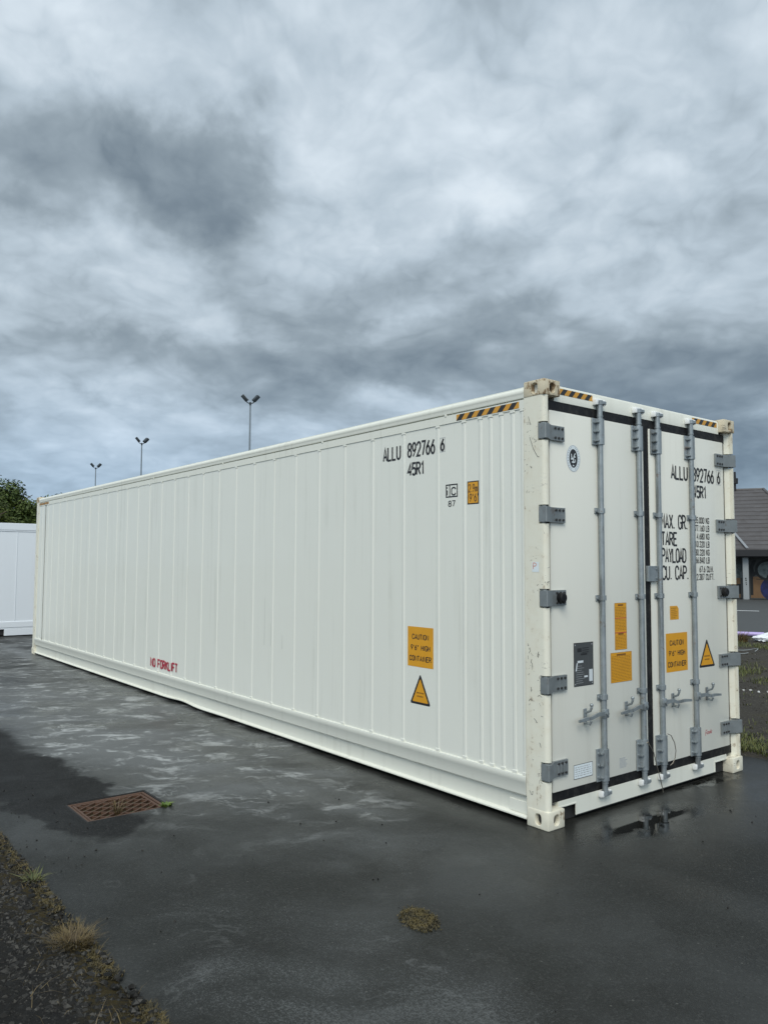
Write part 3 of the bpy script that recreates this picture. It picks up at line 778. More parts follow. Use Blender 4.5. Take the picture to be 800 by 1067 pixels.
RODY = [.630, 1.097, 1.341, 1.808]; RX = -.032; RR = .0195
def dp(u_, v_, lay): return (XD+.0012+.0003*lay, u_, v_)
KN = 2.438
for di in (0, 1):
    left = di == 0
    y0, y1 = (.111, 1.184) if left else (1.254, 2.338)
    bm = BM(); box(bm, (-.115, y0, .208), (XD, y1, 2.708), .006, 0, 2)
    door = mk('door', bm, M['door'], RC)
    # hinges
    for hi_, h in enumerate(HZ):
        bm = BM(); fy = (lambda y: y) if left else (lambda y: WID-y)
        pr = [(-.056, .0025), (.002, .0025), (.006, .006), (.006, .028), (-.036, .108), (-.036, .245), (XD+.0006, .245), (XD+.0006, .1), (-.052, .086), (-.056, .05)]
        prism(bm, pr, lambda p, z: (p[0], fy(p[1]), z), h-.050, h+.050)
        tube(bm, [(-.027, fy(.020), h-.055), (-.027, fy(.020), h+.055)], .016, 12)
        for q in (.150, .185, .222):
            for zz in (-.032, .032):
                tube(bm, [(-.0365, fy(q), h+zz), (-.029, fy(q), h+zz)], .0085, 6, 1)
        if hi_ == 0:
            for q in (.135, .168, .201): box(bm, (-.037, min(fy(q), fy(q+.02)), h-.028), (-.033, max(fy(q), fy(q+.02)), h+.026), .002)
        if hi_ == 2: tube(bm, [(-.036, fy(.18), h), (-.004, fy(.18), h), (.002, fy(.18), h)], [.034, .034, .026], 16, 2)
        mk('hinge', bm, [M['hinge'], M['bolt'], M['seal']], door)
    for ri in ((0, 1) if left else (2, 3)):
        ry = RODY[ri]; s = -1 if left else 1
        bm = BM()
        tube(bm, [(RX, ry, .135), (RX, ry, 2.815)], RR, 16)
        for za, zb, rr in ((.190, .200, .023), (2.715, 2.725, .023), (.120, .150, .017), (2.80, 2.826, .017)): tube(bm, [(RX, ry, za), (RX, ry, zb)], rr, 16)
        mk('lock_rod', bm, M['galv'], door)
        for za, zb in ((.205, .425), (2.515, 2.705)):
            bm = BM()
            box(bm, (XD+.0005, ry-.072, za), (XD+.011, ry+.036, zb), .002)
            pts = [(RX-.02, ry+.033), (RX-.02, ry-.033)] + [(RX+.029*math.cos(R(a))-.001, ry+.033*math.sin(R(a))) for a in range(-80, 81, 20)]
            prism(bm, pts, lambda p, z: (p[0], p[1], z), za+.004, zb-.004)
            for k in range(3):
                zq = za+.03+(zb-za-.06)*k/2
                tube(bm, [(XD+.011, ry-.053, zq), (XD+.019, ry-.053, zq)], .010, 6)
                box(bm, (XD+.012, ry-.050, zq-.005), (RX+.020, ry-.031, zq+.005), .001)
            mk('rod_guide', bm, M['galv'], door)
        for zc in (.772, 1.449, 2.054):
            bm = BM()
            tube(bm, [(RX, ry, zc-.017), (RX, ry, zc+.017)], .0275, 16)
            box(bm, (XD+.0005, ry-.052, zc-.020), (XD+.009, ry+.045, zc+.020), .002)
            for q in (-.042, .036): tube(bm, [(XD+.008, ry+q, zc), (XD+.018, ry+q, zc)], .009, 6)
            box(bm, (XD+.006, ry-.034, zc-.014), (RX+.004, ry-.02, zc+.014), .001)
            mk('rod_clamp', bm, M['galv'], door)
        # cams gripping the keepers
        for zc, sgn in ((.126, -1), (2.818, 1)):
            bm = BM()
            tube(bm, [(RX, ry, zc-.014), (RX, ry, zc+.014)], .024, 12)
            box(bm, (RX-.012, ry+.006, zc-.012), (RX+.022, ry+.052, zc+.012), .004)
            box(bm, (RX-.006, ry-.046, zc-.010), (RX+.012, ry-.01, zc+.010), .004)
            mk('lock_cam', bm, M['galv'], door)
            bm = BM()
            for q in (-.052, .030):
                box(bm, (SX+.0005, ry+q, zc-.020), (SX+.040, ry+q+.020, zc+.020), .005, 0, 2)
            box(bm, (SX+.0005, ry-.050, zc+(.012 if sgn > 0 else -.024)), (SX+.030, ry+.048, zc+(.024 if sgn > 0 else -.012)), .003)
            mk('cam_keeper', bm, M['keeper'], header if sgn > 0 else sill)
        # handle and its catch
        zh = .664; Ln = .31 if ri != 2 else .345
        bm = BM()
        box(bm, (RX-.006, ry-.025, zh-.032), (RX+.026, ry+.025, zh+.028), .006, 0, 2)
        pp = [(RX+.020, ry+s*.02, zh), (RX+.024, ry+s*.10, zh+.002), (RX+.020, ry+s*.17, zh-.016), (RX+.026, ry+s*(Ln-.08), zh-.012), (RX+.030, ry+s*Ln, zh-.018)]
        hw = [.016, .012, .0105, .011, .008]
        for (a, b, wa, wb) in zip(pp, pp[1:], hw, hw[1:]):
            va = [bm.verts.new((a[0]+dx, a[1], a[2]+dz*wa)) for dx in (-.006, .006) for dz in (-1, 1)]
            vb = [bm.verts.new((b[0]+dx, b[1], b[2]+dz*wb)) for dx in (-.006, .006) for dz in (-1, 1)]
            for q in ((0, 1), (1, 3), (3, 2), (2, 0)): bm.faces.new((va[q[0]], va[q[1]], vb[q[1]], vb[q[0]]))
            bm.faces.new(va[:2]+va[:1:-1]); bm.faces.new(vb[:2]+vb[:1:-1])
        tube(bm, [(RX+.028, ry, zh-.002), (RX+.036, ry, zh-.002)], .012, 8)
        mk('door_handle', bm, M['galv'], door)
        bm = BM(); cy_ = ry+s*(.185 if ri != 2 else .165)
        box(bm, (XD+.0005, cy_-.018, zh-.056), (XD+.008, cy_+.018, zh+.048), .004)
        tube(bm, [(XD+.006, cy_-.008, zh-.044), (RX+.030, cy_-.010, zh-.050), (RX+.040, cy_-.010, zh-.026)], .008, 8)
        tube(bm, [(XD+.008, cy_+.004, zh+.020), (RX+.024, cy_+.004, zh+.036), (RX+.036, cy_+.002, zh+.062), (RX+.030, cy_+.004, zh+.082)], [.0075, .008, .009, .008], 8)
        bmesh.ops.create_uvsphere(bm, u_segments=10, v_segments=6, radius=.0135, matrix=Matrix.Translation((RX+.034, cy_+.003, zh+.076)))
        mk('handle_catch', bm, M['galv'], door)
    if left:
        # round classification mark: pale ring with a dark oval and a standing figure, drawn plainly
        D = Decal(); cu, cv = .357, 2.401
        def ring(rx, ry_, n=40): return [(cu+rx*math.cos(2*math.pi*k/n), cv+ry_*math.sin(2*math.pi*k/n)) for k in range(n)]
        D.poly(ring(.074, .092), 0, 0); D.stroke(ring(.070, .088)+ring(.070, .088)[:1], .003, 1, 1)
        D.poly(ring(.044, .064), 2, 1)
        for k in range(26):
            if k in (6, 7, 19, 20): continue
            a = 2*math.pi*k/26
            D.stroke([(cu+.053*math.cos(a), cv+.072*math.sin(a)), (cu+.063*math.cos(a), cv+.081*math.sin(a))], .006, 1, 1)
        for st in ([(-.022, .030), (-.020, .006), (-.006, -.006)], [(.020, .036), (.006, .018), (-.002, -.010), (.0, -.032)], [(-.028, -.006), (-.010, -.004)], [(.008, .012), (.022, .010)], [(-.018, -.026), (.018, -.024)], [(-.008, -.048), (.006, -.050)], [(.014, -.006), (.020, -.020)]):
            D.stroke([(cu+a, cv+b) for a, b in st], .008, 0, 2.5)
        D.build('class_emblem', [M['labelwhite'], M['inkgrey'], M['ink']], dp, door)
        # grey data plate
        D = Decal(); a, b, c, e = .338, .542, .866, 1.150
        D.rect(a, b, c, e, 0, 1); D.frame(a-.003, b+.003, c-.003, e+.003, .004, 2, 2)
        D.rect(a+.035, a+.080, e-.060, e-.034, 2, 2)
        for k in range(3): D.rect(a+.088, a+.160, e-.038-.014*k, e-.032-.014*k, 2, 2)
        D.rect(a+.07, a+.14, e-.082, e-.070, 2, 2)
        D.rect(a+.036, a+.098, e-.132, e-.117, 1, 2); D.poly([(a+.026, e-.132), (a+.038, e-.132), (a+.026, e-.185), (a+.014, e-.185)], 1, 2)
        D.rect(a+.160, b-.006, c+.022, c+.103, 1, 2); D.rect(a+.106, a+.145, c+.052, c+.064, 1, 2)
        for k in range(9): D.rect(a+.02, a+.08+.05*rnd.random(), c+.018+.014*k, c+.020+.014*k, 3, 1.5)
        for q in ((a+.012, e-.012), (b-.012, e-.012), (a+.012, c+.012), (b-.012, c+.012)): D.rect(q[0]-.004, q[0]+.004, q[1]-.004, q[1]+.004, 3, 2)
        D.build('data_plate', [M['platedark'], M['platelight'], M['ink'], M['inkgrey']], dp, door)
        # orange notices
        def notice(a, b, c, e, heads, bars):
            D = Decal(); D.rect(a, b, c, e, 0, 0); D.frame(a, b, c, e, .002, 1, 1)
            w = b-a
            for hz in heads: D.rect(a+w*.28, a+w*.72, hz-.006, hz+.006, 1, 1)
            for bz in bars: D.rect(a, b, bz-.002, bz+.003, 2, 1)
            z = c+.012
            while z < e-.012:
                if all(abs(z-q) > .010 for q in heads+bars):
                    x = a+.01
                    while x < b-.015:
                        l = .010+.022*rnd.random(); D.rect(x, min(x+l, b-.010), z, z+.003, 1, 1); x += l+.005
                z += .0105
            D.build('orange_notice', [M['orange'], M['orangeline'], M['red']], dp, door)
        notice(.795, .936, 1.078, 1.408, [1.392, 1.188], [1.300, 1.197])
        notice(.742, .990, .851, 1.060, [1.043], [])
        D = Decal(); a, b, c, e = .321, .523, .258, .352
        D.rect(a, b, c, e, 0, 0); D.frame(a, b, c, e, .0035, 1, 1)
        for j in range(5):
            x = a+.016
            while x < b-.03:
                l = .008+.02*rnd.random(); D.rect(x, min(x+l, b-.012), c+.016+.014*j, c+.022+.014*j, 2, 1); x += l+.008
        D.build('white_label', [M['labelwhite'], M['ink'], M['inkgrey']], dp, door)
        D = Decal(); a, b, c, e = .826, .918, .256, .330
        for j in range(9): D.rect(a, b-.03*rnd.random(), c+.008*j, c+.008*j+.0035, 0, 0)
        D.build('faded_label', [M['inkgrey']], dp, door)
    else:
        D = Decal()
        D.text('ALLU', 1.553, 2.352, .102, .045, .060, .0165, 0)
        D.build('owner_code_marking', [M['ink']], dp, door); D = Decal()
        D.text('892766', 1.862, 2.354, .102, .042, .0545, .0165, 0)
        D.build('serial_number_marking', [M['ink']], dp, door); D = Decal()
        D.text('6', 2.237, 2.358, .096, .038, .05, .0165, 0); D.frame(2.222, 2.290, 2.344, 2.468, .003, 1, .5)
        D.build('check_digit_marking', [M['ink'], M['inkgrey']], dp, door)
        D = Decal(); D.text('45R1', 1.862, 2.222, .090, .042, .0525, .0165, 0); D.build('size_code_marking', [M['ink']], dp, door)
        D = Decal()
        D.text('MAX. GR.', 1.402, 1.962, .104, .043, .0555, .0150, 0)
        D.text('TARE', 1.402, 1.832, .096, .043, .0555, .0150, 0)
        D.text('PAYLOAD', 1.402, 1.702, .102, .040, .0485, .0150, 0)
        D.text('CU. CAP.', 1.402, 1.570, .100, .043, .0555, .0150, 0)
        for z, tx, ue in ((2.016, '35.000 KG', 2.088), (1.952, '77.160 LB', 2.088), (1.887, '4.680 KG', 2.087), (1.824, '10.320 LB', 2.086), (1.758, '30.320 KG', 2.085), (1.696, '66.840 LB', 2.084), (1.624, '67.6 CU.M.', 2.140), (1.562, '2.387 CU.FT.', 2.150)):
            D.text(tx, ue-D.width(tx, .019, .0262), z, .046, .019, .0262, .0070, 0)
        D.build('weight_marking', [M['ink']], dp, door)
        D = Decal(); a, b, c, e = 1.495, 1.614, 1.262, 1.366
        D.poly([(a, c), (b, c), (b, e-.022), (b-.02, e), (a, e)], 0, 0)
        for j in range(6): D.rect(a+.014, b-.018-.03*rnd.random(), c+.012+.0145*j, c+.0155+.0145*j, 1, 1)
        D.build('orange_notice', [M['orange'], M['orangeline']], dp, door)
        D = Decal(); a, b, c, e = 1.432, 1.727, .868, 1.160
        D.rect(a, b, c, e, 0, 0); m_ = (a+b)/2
        D.ctext('CAUTION', m_, 1.068, .036, .0215, .0300, .0072, 1); D.ctext('9\'6" HIGH', m_, .990, .036, .0215, .0300, .0072, 1); D.ctext('CONTAINER', m_, .906, .036, .0215, .0300, .0072, 1)
        D.build('caution_sticker', [M['orange'], M['ink']], dp, door)
        def triangle(D, cx, zt, zb, hw, k):
            def rt(i):   # rounded triangle, inset i
                P = [(cx, zt-2.2*i), (cx-hw+1.55*i, zb+i), (cx+hw-1.55*i, zb+i)]; out = []
                for q in range(3):
                    p, a_, b_ = Vector(P[q]), Vector(P[q-1]), Vector(P[(q+1) % 3]); rr = max(.004, .016-i*.5)
                    da = (a_-p).normalized()*rr; db = (b_-p).normalized()*rr
                    out += [tuple(p+da), tuple(p+(da+db)*.30), tuple(p+db)]
                return out
            D.poly(rt(0), 1, 0); D.poly(rt(.017), 0, 1)
            for j, w in ((0, .036), (1, .042)):
                z = zb+.055+.026*j
                x = cx-w
                while x < cx+w-.006: D.rect(x, x+.010, z, z+.011, 2, 2); x += .0145
        D = Decal(); triangle(D, 2.012, 1.094, .868, .120, 1)
        D.build('warning_triangle', [M['orange'], M['ink'], M['orangeline']], dp, door)
        D = Decal(); D.text('F', 1.960, .332, .042, .018, .026, .0045, 0, slant=.25); D.text('owk', 1.985, .342, .034, .020, .027, .0045, 1, slant=.2)
        D.build('handwritten_mark', [M['red'], M['red']], dp, door)
        bm = BM(); box(bm, (-.056, 1.19, 1.556), (-.030, 1.31, 1.672), .003)
        for zz in (1.58, 1.648): tube(bm, [(-.030, 1.293, zz), (-.024, 1.293, zz)], .008, 6)
        mk('lock_plate', bm, M['galv'], door)
# cable seals
bm = BM()
tube(bm, [(.002, 1.115, .385), (.010, 1.150, .33), (.012, 1.180, .24), (.016, 1.215, .14), (.020, 1.235, .07), (.022, 1.243, .035)], .003, 6)
tube(bm, [(.002, 1.110, .385), (-.002, 1.10, .41), (-.010, 1.085, .40)], .004, 6)
mk('cable_seal', bm, M['wire'], RC)
bm = BM()
tube(bm, [(.000, 1.350, .435), (.004, 1.385, .42), (.008, 1.425, .36), (.008, 1.440, .30), (.006, 1.430, .25), (.002, 1.405, .215), (-.004, 1.38, .20)], .003, 6)
mk('cable_seal', bm, M['wire'], RC)
# hazard strips
def hazard(fn, a, b, c, e, n, parent, lean=1):
    D = Decal(); D.rect(a, b, c, e, 0, 0); p = (b-a)/n; h = e-c; sl_ = h*.9*lean
    for i in range(n):
        x0 = a+p*i; q = [(x0, c), (x0+p*.5, c), (x0+p*.5+sl_, e), (x0+sl_, e)]
        q = [(min(max(x, a), b), z) for x, z in q]
        D.poly(q, 1, 1)
    D.build('hazard_strip', [M['hazorange'], M['ink']], fn, parent)
hd_fn = lambda u_, v_, l: (SX+.0012+.0003*l, u_, v_)
hazard(hd_fn, .225, .578, 2.824, 2.866, 4, header, 1); hazard(hd_fn, 1.872, 2.250, 2.824, 2.866, 4, header, 1)
rails = [o for o in RC.children if o.name.startswith('top_rail')]
hazard(lambda u_, v_, l: (u_, .0055-.0003*l, v_), -.832, -.224, 2.730, 2.774, 6, rails[0]); hazard(lambda u_, v_, l: (u_, .0055-.0003*l, v_), -12.0, -11.40, 2.735, 2.775, 6, rails[0])
# side markings
M['scuffdark'] = mat('dark_scuff', color=(.16, .15, .135), rough=.7)
M['scuffgrey'] = mat('grey_scuff', color=(.47, .48, .44), rough=.6)
SCUFFS = [(-3.615, .86, 1.34, .003), (-3.493, .86, 1.10, .0025), (-3.271, .85, 1.00, .003)]
def sp(u_, v_, lay): return (u_, PY-.0012-.0003*lay, v_)
def sp_rib(u_, v_, lay): return (u_, PY-RH-.0012-.0003*lay, v_)
D = Decal()
D.text('ALLU', -1.703, 2.518, .106, .043, .0575, .0165, 0); D.build('owner_code_marking', [M['ink']], sp, side)
D = Decal(); D.text('892766', -1.392, 2.520, .106, .041, .0545, .0165, 0); D.build('serial_number_marking', [M['ink']], sp, side); D = Decal()
D.text('6', -1.009, 2.530, .086, .036, .05, .0165, 0); D.frame(-1.021, -.961, 2.518, 2.626, .003, 1, .5)
D.build('check_digit_marking', [M['ink'], M['inkgrey']], sp, side)
D = Decal(); D.text('45R1', -1.391, 2.374, .092, .042, .0520, .0165, 0); D.build('size_code_marking', [M['ink']], sp, side)
D = Decal(); D.frame(-.954, -.828, 2.170, 2.268, .009, 0, 0); D.rect(-.916, -.908, 2.179, 2.259, 0, 1)
D.text('i', -.943, 2.187, .062, .016, .03, .0085, 0); D.text('c', -.892, 2.187, .088, .044, .05, .010, 0)
D.text('87', -.925, 2.104, .040, .029, .040, .007, 0); D.build('rail_code_marking', [M['ink']], sp, side)
D = Decal(); D.rect(-.727, -.611, 2.107, 2.273, 1, 0); D.rect(-.719, -.619, 2.115, 2.265, 0, 1)
D.text('2.9m', -.712, 2.196, .054, .0185, .0265, .006, 1, 2); D.text('9\'6"', -.704, 2.127, .054, .021, .0310, .0062, 1, 2)
D.build('height_sticker', [M['orange'], M['ink']], sp, side)
D = Decal(); D.rect(-1.389, -1.093, .895, 1.198, 0, 0); m_ = -1.241
D.ctext('CAUTION', m_, 1.104, .036, .0215, .0300, .0072, 1); D.ctext('9\'6" HIGH', m_, 1.022, .036, .0215, .0300, .0072, 1); D.ctext('CONTAINER', m_, .940, .036, .0215, .0300, .0072, 1)
D.build('caution_sticker', [M['orange'], M['ink']], sp, side)
D = Decal(); triangle(D, -1.241, .845, .614, .118, 1); D.build('warning_triangle', [M['orange'], M['ink'], M['orangeline']], sp, side)
D = Decal(); D.text('NO FORKLIFT', -6.512, .366, .096, .060, .082, .021, 0)
D.build('forklift_marking', [M['red']], sp_rib, side)
for sx_, z0_, z1_, w_ in SCUFFS:
    D = Decal(); D.poly([(sx_-w_, z0_), (sx_+w_, z0_+.01), (sx_+w_*.5, z1_), (sx_-w_*.4, z1_-.02)], 0, 0); D.build('scuff_mark', [M['scuffgrey']], sp, side)
D = Decal(); D.rect(-.118, -.060, 1.630, 1.695, 0, 0); D.text('P', -.108, 1.648, .040, .024, .03, .006, 1)
posts = [o for o in RC.children if o.name.startswith('corner_post')]
rg = random.Random(91)
def scuff(p_, w_):
    D2 = Decal(); D2.stroke(p_, w_, 0, 1)
    D2.build('scuff_mark', [M['scuffdark']], lambda u_, v_, l: (min(u_, -.037), .0030-.0003*l, v_), posts[0])
for _ in range(34):
    u_, v_ = -.165+.125*rg.random(), rg.choice((.55, .72, .86, 1.0, 1.12, 2.35, .30))+rg.gauss(0, .05)
    p_ = [(u_, v_)]
    for k in range(rg.randint(1, 3)): p_.append((p_[-1][0]+rg.uniform(-.012, .016), p_[-1][1]+rg.uniform(-.022, .022)))
    scuff(p_, rg.uniform(.0015, .0045))
scuff([(-.13, 2.52), (-.10, 2.44), (-.065, 2.385), (-.05, 2.38)], .004); scuff([(-.14, 2.66), (-.12, 2.60)], .003)
D.build('letter_sticker', [M['labelwhite'], M['pink']], lambda u_, v_, l: (u_, .0028-.0003*l, v_), posts[0])

# ================================================================== SMALLER CONTAINER BEHIND
LC = empty('storage_container', (-16.05, -1.80, 0))
tag(LC, 'plain white shorter container with fork pockets standing behind the far end of the long one', 'shipping container')
h2, l2, w2 = 2.591, 6.058, 2.438
bm = BM()
box(bm, (-w2+.05, .08, .20), (-.02, l2-.08, 2.47))
yy = .16
while yy < l2-.1:
    box(bm, (-.022, yy-.007, .34), (-.012, yy+.007, 2.42), .002); yy += 1.118
mk('side_panel', bm, M['coldwhite'], LC)
bm = BM(); box(bm, (-w2+.02, .02, 2.50), (-.02, l2-.02, 2.57)); mk('roof_panel', bm, M['coldwhite'], LC)
for f in (lambda x: x, lambda x: -w2-x):
    bm = BM()
    def bx(a, b, bev=.006):
        xs = sorted((f(a[0]), f(b[0]))); box(bm, (xs[0], a[1], a[2]), (xs[1], b[1], b[2]), bev)
    bx((-.06, .16, 2.425), (0, l2-.16, h2-.006)); bx((-.05, .16, 2.395), (-.008, l2-.16, 2.424), .003)
    mk('top_rail', bm, M['coldwhite'], LC)
    bm = BM(); cs = [l2/2-1.025, l2/2+1.025]
    bx((-.06, .16, .20), (-.002, l2-.16, .335)); bx((-.05, .165, .165), (-.010, l2-.165, .199), .003)
    ed = [.165]+[q for c_ in cs for q in (c_-.18, c_+.18)]+[l2-.165]
    for a, b in zip(ed[::2], ed[1::2]): bx((-.05, a, .02), (-.006, b, .164), .004)
    mk('bottom_rail', bm, M['coldwhite'], LC)
    for c_ in cs:
        bm = BM(); bx((-.30, c_-.178, .03), (-.052, c_+.178, .16), 0); mk('fork_pocket', bm, M['under'], LC)  # pocket filled near-black for the shade inside it
    for yq in (0, l2-.162):
        for zq in (0, h2-.118):
            bm = BM(); xs = sorted((f(0), f(-.178)))
            holed_box(bm, (xs[0], yq, zq), (xs[1], yq+.162, zq+.118), [(0, 1 if xs[1] == 0 else -1, yq+.08, zq+.058, .028, .036)]); mk('corner_casting', bm, [M['castlow'], M['under']], LC, smooth=30)
        bm = BM(); bx((-.16, yq+.006, .1185), (-.005, yq+.156, h2-.1185), .008); mk('corner_post', bm, M['coldwhite'], LC)

# ================================================================== DRAIN
DR = empty('drain_grate', ((GX0+GX1)/2, (GY0+GY1)/2, 0))
tag(DR, 'rusty cast iron drain grate with diagonal bars sunk in the asphalt', 'drain grate')
bw, bh = (GX1-GX0)/2, (GY1-GY0)/2
bm = BM()
for lo, hi in (((-bw, -bh, -.5), (bw, -bh+.012, -.002)), ((-bw, bh-.012, -.5), (bw, bh, -.002)), ((-bw, -bh+.012, -.5), (-bw+.012, bh-.012, -.002)), ((bw-.012, -bh+.012, -.5), (bw, bh-.012, -.002)), ((-bw, -bh, -.53), (bw, bh, -.501))):
    box(bm, lo, hi)
mk('pit', bm, M['pit'], DR)
bm = BM(); i0, i1 = .013, .036
fr = .034
for lo, hi in (((-bw+.013, -bh+.013, -.06), (bw-.013, -bh+.013+.020, -.006)), ((-bw+.013, bh-.033, -.06), (bw-.013, bh-.013, -.006)), ((-bw+.013, -bh+.033, -.06), (-bw+.033, bh-.033, -.006)), ((bw-.033, -bh+.033, -.06), (bw-.013, bh-.033, -.006))):
    box(bm, lo, hi, .003)
mk('frame', bm, M['iron'], DR)
bm = BM(); ax_, ay_ = bw-.036, bh-.040
# rim of the lid, with two gaps at the ends for lifting
for lo, hi in (((-ax_, -ay_, -.05), (ax_, -ay_+.016, -.010)), ((-ax_, ay_-.016, -.05), (ax_, ay_, -.010)), ((-ax_, -ay_, -.0501), (-ax_+.016, ay_, -.0101)), ((ax_-.016, -ay_, -.0501), (ax_, ay_, -.0101))):
    box(bm, lo, hi, .002)
def clipbar(c0, dx, dy, w, z0, z1):
    # clip a line through c0 (offset along normal) to the lid rectangle
    n = (-dy, dx); px, py = n[0]*c0, n[1]*c0; ts = [-9, 9]
    for p, dd, lim in ((px, dx, ax_-.006), (py, dy, ay_-.006)):
        if abs(dd) < 1e-6: continue
        a = (-lim-p)/dd; b = (lim-p)/dd; a, b = min(a, b), max(a, b); ts = [max(ts[0], a), min(ts[1], b)]
    if ts[1]-ts[0] < .03: return
    A = Vector((px+dx*ts[0], py+dy*ts[0])); B = Vector((px+dx*ts[1], py+dy*ts[1])); N = Vector(n)*w/2
    prism(bm, [tuple(A-N), tuple(B-N), tuple(B+N), tuple(A+N)], lambda p, z: (p[0], p[1], z), z0, z1)
q = -.6
while q < .6:
    clipbar(q, -.60, .80, .0095, -.032, -.0112); q += .054
q = -.6
while q < .6:
    clipbar(q, .66, .75, .0085, -.030, -.0128); q += .098
mk('bars', bm, M['iron'], DR)

# ================================================================== PLANTS AT THE NEAR EDGE
def blades(V, Fc, c, n, rad, h0, h1, w, spread, rg):
    for _ in range(n):
        a = rg.uniform(0, 2*math.pi); rr = rad*math.sqrt(rg.random()); b = Vector((c[0]+rr*math.cos(a), c[1]+rr*math.sin(a), c[2]))
        h = rg.uniform(h0, h1); lean = spread*rg.uniform(.3, 1.2); a2 = a+rg.uniform(-.9, .9); dd = Vector((math.cos(a2), math.sin(a2), 0)); sd = Vector((-dd.y, dd.x, 0))*w*.5*rg.uniform(.6, 1.2)
        p1 = b+dd*lean*h*.35+Vector((0, 0, h*.55)); p2 = b+dd*lean*h+Vector((0, 0, h*rg.uniform(.65, 1.0)))
        k = len(V); V += [tuple(b-sd), tuple(b+sd), tuple(p1-sd*.8), tuple(p1+sd*.8), tuple(p2)]; Fc += [(k, k+1, k+3, k+2), (k+2, k+3, k+4)]
def tuft(name, c, n, rad, h0, h1, w, spread, m, label, cat, extra=None):
    rg = random.Random(hash(label) % 1000 if False else len(label)*7+n); V, Fc = [], []
    blades(V, Fc, (0, 0, 0), n, rad, h0, h1, w, spread, rg)
    o = raw(name, V, Fc, m, smooth=60); o.location = c
    return tag(o, label, cat)
tuft('grass_tuft', (-.30, -2.80, .008), 420, .075, .02, .085, .003, 1.5, M['drygrass'], 'straw coloured dry grass tuft rooted at the edge of the asphalt', 'grass')
tuft('weed', (-1.13, -2.755, .010), 46, .035, .02, .06, .010, 2.0, M['greenweed'], 'yellow green leafy weed on the dark gravel edge farther than the straw tuft', 'weed')
tuft('weed', (GX0+.46, GY1-.02, -.012), 34, .030, .02, .05, .026, 1.2, M['brightweed'], 'bright green weed sprouting from the far corner of the drain', 'weed')
tuft('grass_tuft', (-2.07, -1.98, -.02), 46, .025, .05, .15, .0035, 1.0, M['drygrass'], 'thin dry grass growing up through the drain bars', 'grass')
# mossy lump out on the asphalt
V, Fc = [], []; rg = random.Random(3)
for _ in range(1500):
    a = rg.uniform(0, 6.283); rr = math.sqrt(rg.random())
    blades(V, Fc, (.13*(rr+.10*rg.gauss(0, 1))*math.cos(a), .085*(rr+.10*rg.gauss(0, 1))*math.sin(a), .0005), 2, .006, .002, .008, .005, 1.4, rg)
o = raw('moss_clump', V, Fc, M['moss'], smooth=60); o.location = (.415, -1.43, 0); o.rotation_euler = (0, 0, R(-18)); tag(o, 'small brown clump of moss alone on the open wet asphalt', 'moss')
# gravel on the verge
import numpy as np
ICO = None
def rocks(name, pts, rad, m, seed, kind=None, parent=None):
    bm = BM(); bmesh.ops.create_icosphere(bm, subdivisions=1, radius=1.0)
    base = np.array([v.co[:] for v in bm.verts]); fcs = np.array([[v.index for v in f.verts] for f in bm.faces]); bm.free()
    g = np.random.default_rng(seed); V = []; Fs = []
    for i, p in enumerate(pts):
        s = rad(g); sc = np.array([s*g.uniform(.7, 1.3), s*g.uniform(.7, 1.3), s*g.uniform(.6, 1.0)])
        b = base*(1+g.uniform(-.28, .28, (len(base), 1)))*sc
        a = g.uniform(0, 6.283); ca, sa = math.cos(a), math.sin(a)
        b = np.stack([b[:, 0]*ca-b[:, 1]*sa, b[:, 0]*sa+b[:, 1]*ca, b[:, 2]], 1)+np.array(p)
        V.append(b); Fs.append(fcs+len(base)*i)
    o = raw(name, np.concatenate(V).tolist(), np.concatenate(Fs).tolist(), m, parent, smooth=25)
    if kind: tag(o, kind=kind)
    return o
g = np.random.default_rng(5); pts = []
while len(pts) < 26000:
    x = g.uniform(-3.4, 1.3); y = -2.72-abs(g.normal(0, .34))
    dens = .12 if y > -2.84 else 1.0
    if y < -4.2 or g.random() > dens: continue
    pts.append((x, y, .012+.014*mnoise.noise(Vector((x*2.2, y*2.2, 0)))))
o = rocks('gravel', pts, lambda g: (.004+.014*g.random()**2.6), M['gravel'], 11, 'stuff'); tag(o, 'loose black gravel covering the verge at the near left', 'gravel')
# moss and dead grass fringe along the asphalt edge
V, Fc = [], []; rg = random.Random(12)
for _ in range(12000):
    x = rg.uniform(-3.2, 1.2); y = -2.72-abs(rg.gauss(0, .075))+.05*mnoise.noise(Vector((x*1.6, 0, 3)))
    if mnoise.noise(Vector((x*2.5, 4, 1))) < -.35+.45*rg.random(): continue
    blades(V, Fc, (x, y, .008), 3, .015, .004, .016, .004, 1.5, rg)
tag(raw('edge_moss', V, Fc, M['moss'], smooth=60), 'brown moss fringe along the broken asphalt edge', 'moss', kind='stuff')
V, Fc = [], []
for _ in range(260):
    x = rg.uniform(-3, 1.2); y = -2.74-abs(rg.gauss(0, .3)); blades(V, Fc, (x, y, .022), 1, .02, .012, .05, .003, 2.6, rg)
tag(raw('dead_grass', V, Fc, M['drygrass'], smooth=60), 'scattered dry straws among the gravel of the verge', 'grass', kind='stuff')
